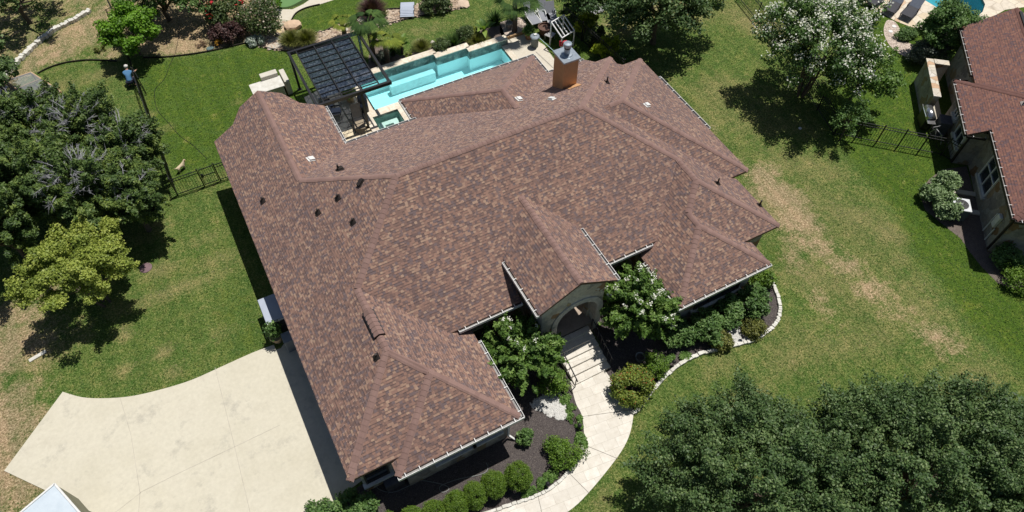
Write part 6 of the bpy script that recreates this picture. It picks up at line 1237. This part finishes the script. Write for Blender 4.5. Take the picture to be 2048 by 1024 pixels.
g = G(1100, 70, .35); st2 = empty('side_table', (g.x, g.y, 0), .5, 'small slatted side table on the grass by the loungers', 'table'); MB().box((0, 0, .4), (.55, .55, .03)).build('tabletop', MT['alu'], st2, bevel=.01)
for sx in (-.22, .22):
    for sy in (-.22, .22): MB().bar((sx, sy, 0), (sx, sy, .385), .03).build('leg', MT['alu'], st2)
g = G(1018, 56); p_ = pot((g.x, g.y, .01), .22, .35, M_plain('stone_pot', (.3, .29, .26), None, 5, .8), 'small round stone pot on the gravel corner')
tag(MB().tube([G(1079, 76, .9), G(1114, 108, .9)], .018, 8).build('pool_pole', M_plain('pole_pale', (.5, .68, .66), None, 3, .4), None), 'long pale telescopic pole leaning from the canister to the chimney side', 'pole')
# white rack
rk_ = G(1124, 92); rr = empty('float_rack', (rk_.x, rk_.y, 0), .25, 'white tubular rack with ladder top and red foam rolls', 'rack'); MT['pvc'] = M_plain('white_pvc', (.8, .8, .8), (.72, .72, .72), 4, .4)
tp = [(-.55, -.45, 1.15), (.55, -.45, 1.15), (.55, .55, 1.75), (-.55, .55, 1.75)]
for i in range(4): MB().bar(tp[i], tp[(i+1) % 4], .07).build('rail', MT['pvc'], rr, bevel=.015)
for k in (1, 2, 3): a = Vector(tp[0]).lerp(Vector(tp[1]), k/4); b = Vector(tp[3]).lerp(Vector(tp[2]), k/4); MB().bar(a, b, .05).build('rung', MT['pvc'], rr)
for q in tp: MB().bar((q[0], q[1], 0), (q[0], q[1], q[2]-.035), .06).build('leg', MT['pvc'], rr)
MB().bar((-.55, -.45, .35), (.55, -.45, .35), .05).build('shelf_rail', MT['pvc'], rr); MT['pink'] = M_plain('red_foam', (.62, .06, .08), (.5, .04, .06), 5, .6)
for k, z in enumerate((.62, .80)): MB().tube([(-.62-.02*k, -.35, z), (-.25, -.62, z)], .10, 12).build('foam_roll', MT['pink'], rr)
# bridge, statue
g = G(815, 24); br = empty('garden_bridge', (g.x, g.y, 0), -.42, 'small grey plank bridge over the river rock bed', 'bridge'); hw = .36
dk = MB()
for i in range(11): y = -.72+i*.144; z = .16+.10*math.cos(y*1.8); dk.box((0, y, z), (.9, .135, .035))
dk.build('deck', MT['lid'], br); 
for s_ in (-1, 1): MB().tube([(s_*.43, y, .12+.10*math.cos(y*1.8)) for y in np.linspace(-.78, .78, 9)], .04, 6).build('beam', MT['alu'], br)
for s_ in (-1, 1):
    for y in (-.45, .1): MB().bar((s_*.46, y, .1), (s_*.46, y, .42), .05).build('post', MT['black'], br)
g = G(851, 22); stt = empty('horse_statue', (g.x, g.y, 0), 1.5, 'dark brown four legged animal statue in the river rock', 'statue'); bz = M_plain('bronze', (.07, .035, .03), (.045, .02, .018), 6, .5)
sn = [(-.22, 0, .62, (.11, .12)), (0, 0, .60, .10), (.20, 0, .64, (.10, .13)), (.32, 0, .85, .065), (.38, 0, 1.0, .06), (.48, 0, .95, .035), (-.33, 0, .55, .03), (-.36, 0, .35, .02), (-.22, .08, .42, .05), (-.26, .08, .22, .028), (-.23, .08, .02, .03), (-.22, -.08, .42, .05), (-.26, -.08, .22, .028), (-.23, -.08, .02, .03), (.20, .07, .42, .045), (.20, .07, .22, .028), (.20, .07, .02, .03), (.20, -.07, .42, .045), (.20, -.07, .22, .028), (.20, -.07, .02, .03)]
skin('body', sn, [(0, 1), (1, 2), (2, 3), (3, 4), (4, 5), (0, 6), (6, 7), (0, 8), (8, 9), (9, 10), (0, 11), (11, 12), (12, 13), (2, 14), (14, 15), (15, 16), (2, 17), (17, 18), (18, 19)], bz, stt)
# birdbath and stones under the oak
g = G(1249, 55); bb = empty('birdbath', (g.x, g.y, 0), 0, 'pale green round birdbath on the lawn under the oak', 'birdbath'); MT['bbm'] = M_plain('pale_verdigris', (.42, .52, .46), (.32, .42, .37), 6, .7); MB().lathe((0, 0, 0), [(.18, 0), (.14, .05), (.07, .12), (.06, .5)], 14).build('pedestal', MT['bbm'], bb); MB().lathe((0, 0, .5), [(.06, 0), (.28, .06), (.33, .11), (.30, .115), (.2, .07), (.0, .05)], 22).build('bowl', MT['bbm'], bb)
for i, (px, py) in enumerate(((1200, 22), (1186, 26), (1212, 16), (1196, 12))): rock(px, py, (.9, .6, .35), (.42, .42, .43), ('grey rock at the front of the ring under the top oak', 'grey rock on the left of the ring under the top oak', 'grey rock on the right of the ring under the top oak', 'grey rock at the back of the ring under the top oak')[i], 20+i, rz=i)
# air conditioner
g = NW(-.95, 2.55); ac = empty('air_conditioner', (g.x, g.y, .02), NA, 'white topped air conditioner condenser against the neighbouring house', 'air conditioner'); MB().box((0, 0, .42), (.84, .84, .80)).build('body', M_plain('ac_side', (.10, .12, .14), (.07, .085, .1), 30, .5), ac, bevel=.04); MB().box((0, 0, .85), (.88, .88, .05)).build('top', M_plain('ac_top', (.66, .68, .70), None, 5, .5), ac, bevel=.06); MB().lathe((0, 0, .876), [(.33, 0), (.33, .012), (.0, .014)], 28).build('fan_well', MT['black'], ac)
fg = MB(); [fg.tube([(r_*math.cos(a), r_*math.sin(a), .90) for a in [6.2832*i/24 for i in range(25)]], .006, 4, False) for r_ in (.08, .15, .22, .29)]; [fg.bar((0, 0, .90), (.33*math.cos(a), .33*math.sin(a), .90), .01) for a in [6.2832*i/6 for i in range(6)]]; fg.lathe((0, 0, .895), [(.07, 0), (.07, .02), (0, .025)], 12); fg.build('fan_guard', M_plain('ac_guard', (.2, .2, .21), None, 5, .5), ac)
# white meter box with conduit on the neighbour wall
mb_ = MB().box((.31, 1.35, 1.35), (.16, .34, .75)); o = mb_.build('meter_box', MT['white'], nb, bevel=.02); MB().bar((.33, 1.7, .1), (.33, 1.7, 1.5), .05).bar((.33, 1.1, .1), (.33, 1.1, 1.0), .05).build('conduit', MT['gutter'], o)
for (px, py, lab) in ((1788, 53, 'larger round white valve lid on the neighbour gravel path'), (1781, 63, 'smaller white valve lid on the neighbour gravel path')): g = G(px, py); tag(MB().lathe((g.x, g.y, .0), [(.14, 0), (.14, .03), (0, .035)], 16).build('valve_lid', MT['white'], None), lab, 'lid')
# front bed details
g = G(1279, 719); bu = empty('bucket', (g.x, g.y, .01), 0, 'round galvanised tub in the mulch behind the red tipped bush', 'tub'); MB().lathe((0, 0, 0), [(.17, 0), (.21, .28), (.225, .285), (.20, .27), (.165, .03), (0, .03)], 22).build('tub', M_plain('zinc', (.42, .44, .46), None, 6, .4, .5, .4), bu); MB().lathe((0, 0, .2), [(.18, 0), (.0, .01)], 18).build('soil', MT['mulch'], bu)
def pathlight(px, py, label):
    g = G(px, py); r = empty('path_light', (g.x, g.y, 0), 0, label, 'garden light', 'black path lights in the front beds'); MB().tube([(0, 0, 0), (0, 0, .38)], .014, 8).build('stake', MT['black'], r); MB().lathe((0, 0, .36), [(.10, 0), (.03, .07), (.01, .08)], 14).build('shade', MT['black'], r)
for px, py, lab in ((1345, 731, 'black path light inside the curved stone edging'), (1158, 857, 'black path light near the bright strip of ground cover'), (1095, 973, 'black path light near the largest clipped round bush'), (1272, 812, 'black path light at the corner of walkway and edging'), (1482, 680, 'black path light on the white pebble fan')): pathlight(px, py, lab)
g = G(790, 968); tag(MB().box((g.x, g.y+.1, .3), (.8, .6, .6)).build('utility_box', MT['bind'], None, bevel=.05), 'dark utility box in the shade of the front left wall', 'utility box')
g = G(70, 714); tag(MB().bar(G(58, 722, .03), G(92, 702, .03), .18, .05).build('bark_strip', MT['curbstone'], None, bevel=.02), 'pale strip of stone lying in the dry grass on the left', 'stone')
g = G(1600, 257); tag(MB().lathe((g.x, g.y, 0), [(.10, 0), (.09, .04), (.0, .05)], 12).build('sprinkler_cap', MT['white'], None), 'pale round cap in the middle of the right lawn', 'cap')
# ------------------------------------------------------------------ grass blades standing in the lawns (beyond counting: one object)
EXCL += [outline, [NW(*q) for q in no]]
rng = np.random.default_rng(5); NT = 230000
tx = rng.uniform(-15, 50, NT); ty = rng.uniform(-2, 52, NT)
fx, fy, fz = _fw; vx = tx*_fw.x+ty*_fw.y-CAMH*_fw.z; sx = (tx*_R.x+ty*_R.y-CAMH*_R.z)/vx*FPX+1024; sy = 512-(tx*_U.x+ty*_U.y-CAMH*_U.z)/vx*FPX
keep = (sx > -80) & (sx < 2130) & (sy > -80) & (sy < 1110)
def np_in(x, y, P_):
    r = np.zeros(len(x), bool); n = len(P_)
    for i in range(n):
        a, b = P_[i], P_[(i+1) % n]
        if a[1] == b[1]: continue
        r ^= ((a[1] > y) != (b[1] > y)) & (x < (b[0]-a[0])*(y-a[1])/(b[1]-a[1])+a[0])
    return r
for P_ in EXCL: keep &= ~np_in(tx, ty, P_)
def samp(A_, x, y):
    i = np.clip(np.searchsorted(gx_, x)-1, 0, nx_-2); j = np.clip(np.searchsorted(gy__, y)-1, 0, ny_-2); return A_[j, i]
tx, ty = tx[keep], ty[keep]; dd_ = samp(dirt, tx, ty); k2 = rng.random(len(tx)) > dd_*1.1; tx, ty = tx[k2], ty[k2]; n = len(tx)
a = rng.uniform(0, 6.283, n); h = rng.uniform(.018, .048, n)*(1-.3*samp(dry, tx, ty)); wd = rng.uniform(.012, .030, n); lean = rng.uniform(.035, .10, n); b_ = rng.uniform(0, 6.283, n)
V = np.zeros((n, 4, 3)); ca, sa = np.cos(a)*wd, np.sin(a)*wd; b_ = a+1.5708+rng.normal(0, .4, n); lx, ly = np.cos(b_)*lean, np.sin(b_)*lean
V[:, 0] = np.stack([tx-ca, ty-sa, np.full(n, .0)], 1); V[:, 1] = np.stack([tx+ca, ty+sa, np.full(n, .0)], 1); V[:, 2] = np.stack([tx+lx+ca*.5, ty+ly+sa*.5, h], 1); V[:, 3] = np.stack([tx+lx-ca*.5, ty+ly-sa*.5, h], 1)
gme = bpy.data.meshes.new('lawn_grass'); np_mesh(gme, V.reshape(-1, 3), np.arange(n*4).reshape(-1, 4))
MT['blade'] = M_leaf('grass_blade', (.060, .125, .018), (.115, .180, .036), (.30, .28, .14), .45, .7)
lu = samp(lush, tx, ty); set_rnd(gme, np.clip(.28+.75*samp(dry, tx, ty)*(1-.6*lu)-.1*lu+rng.normal(0, .16, n)+.2*(rng.random(n) > .93), 0, 1))
gme.materials.append(MT['blade']); tag_o = bpy.data.objects.new('lawn_grass', gme); COL.objects.link(tag_o); tag(tag_o, 'short green and straw coloured grass blades over the lawns', 'grass', None, 'stuff')
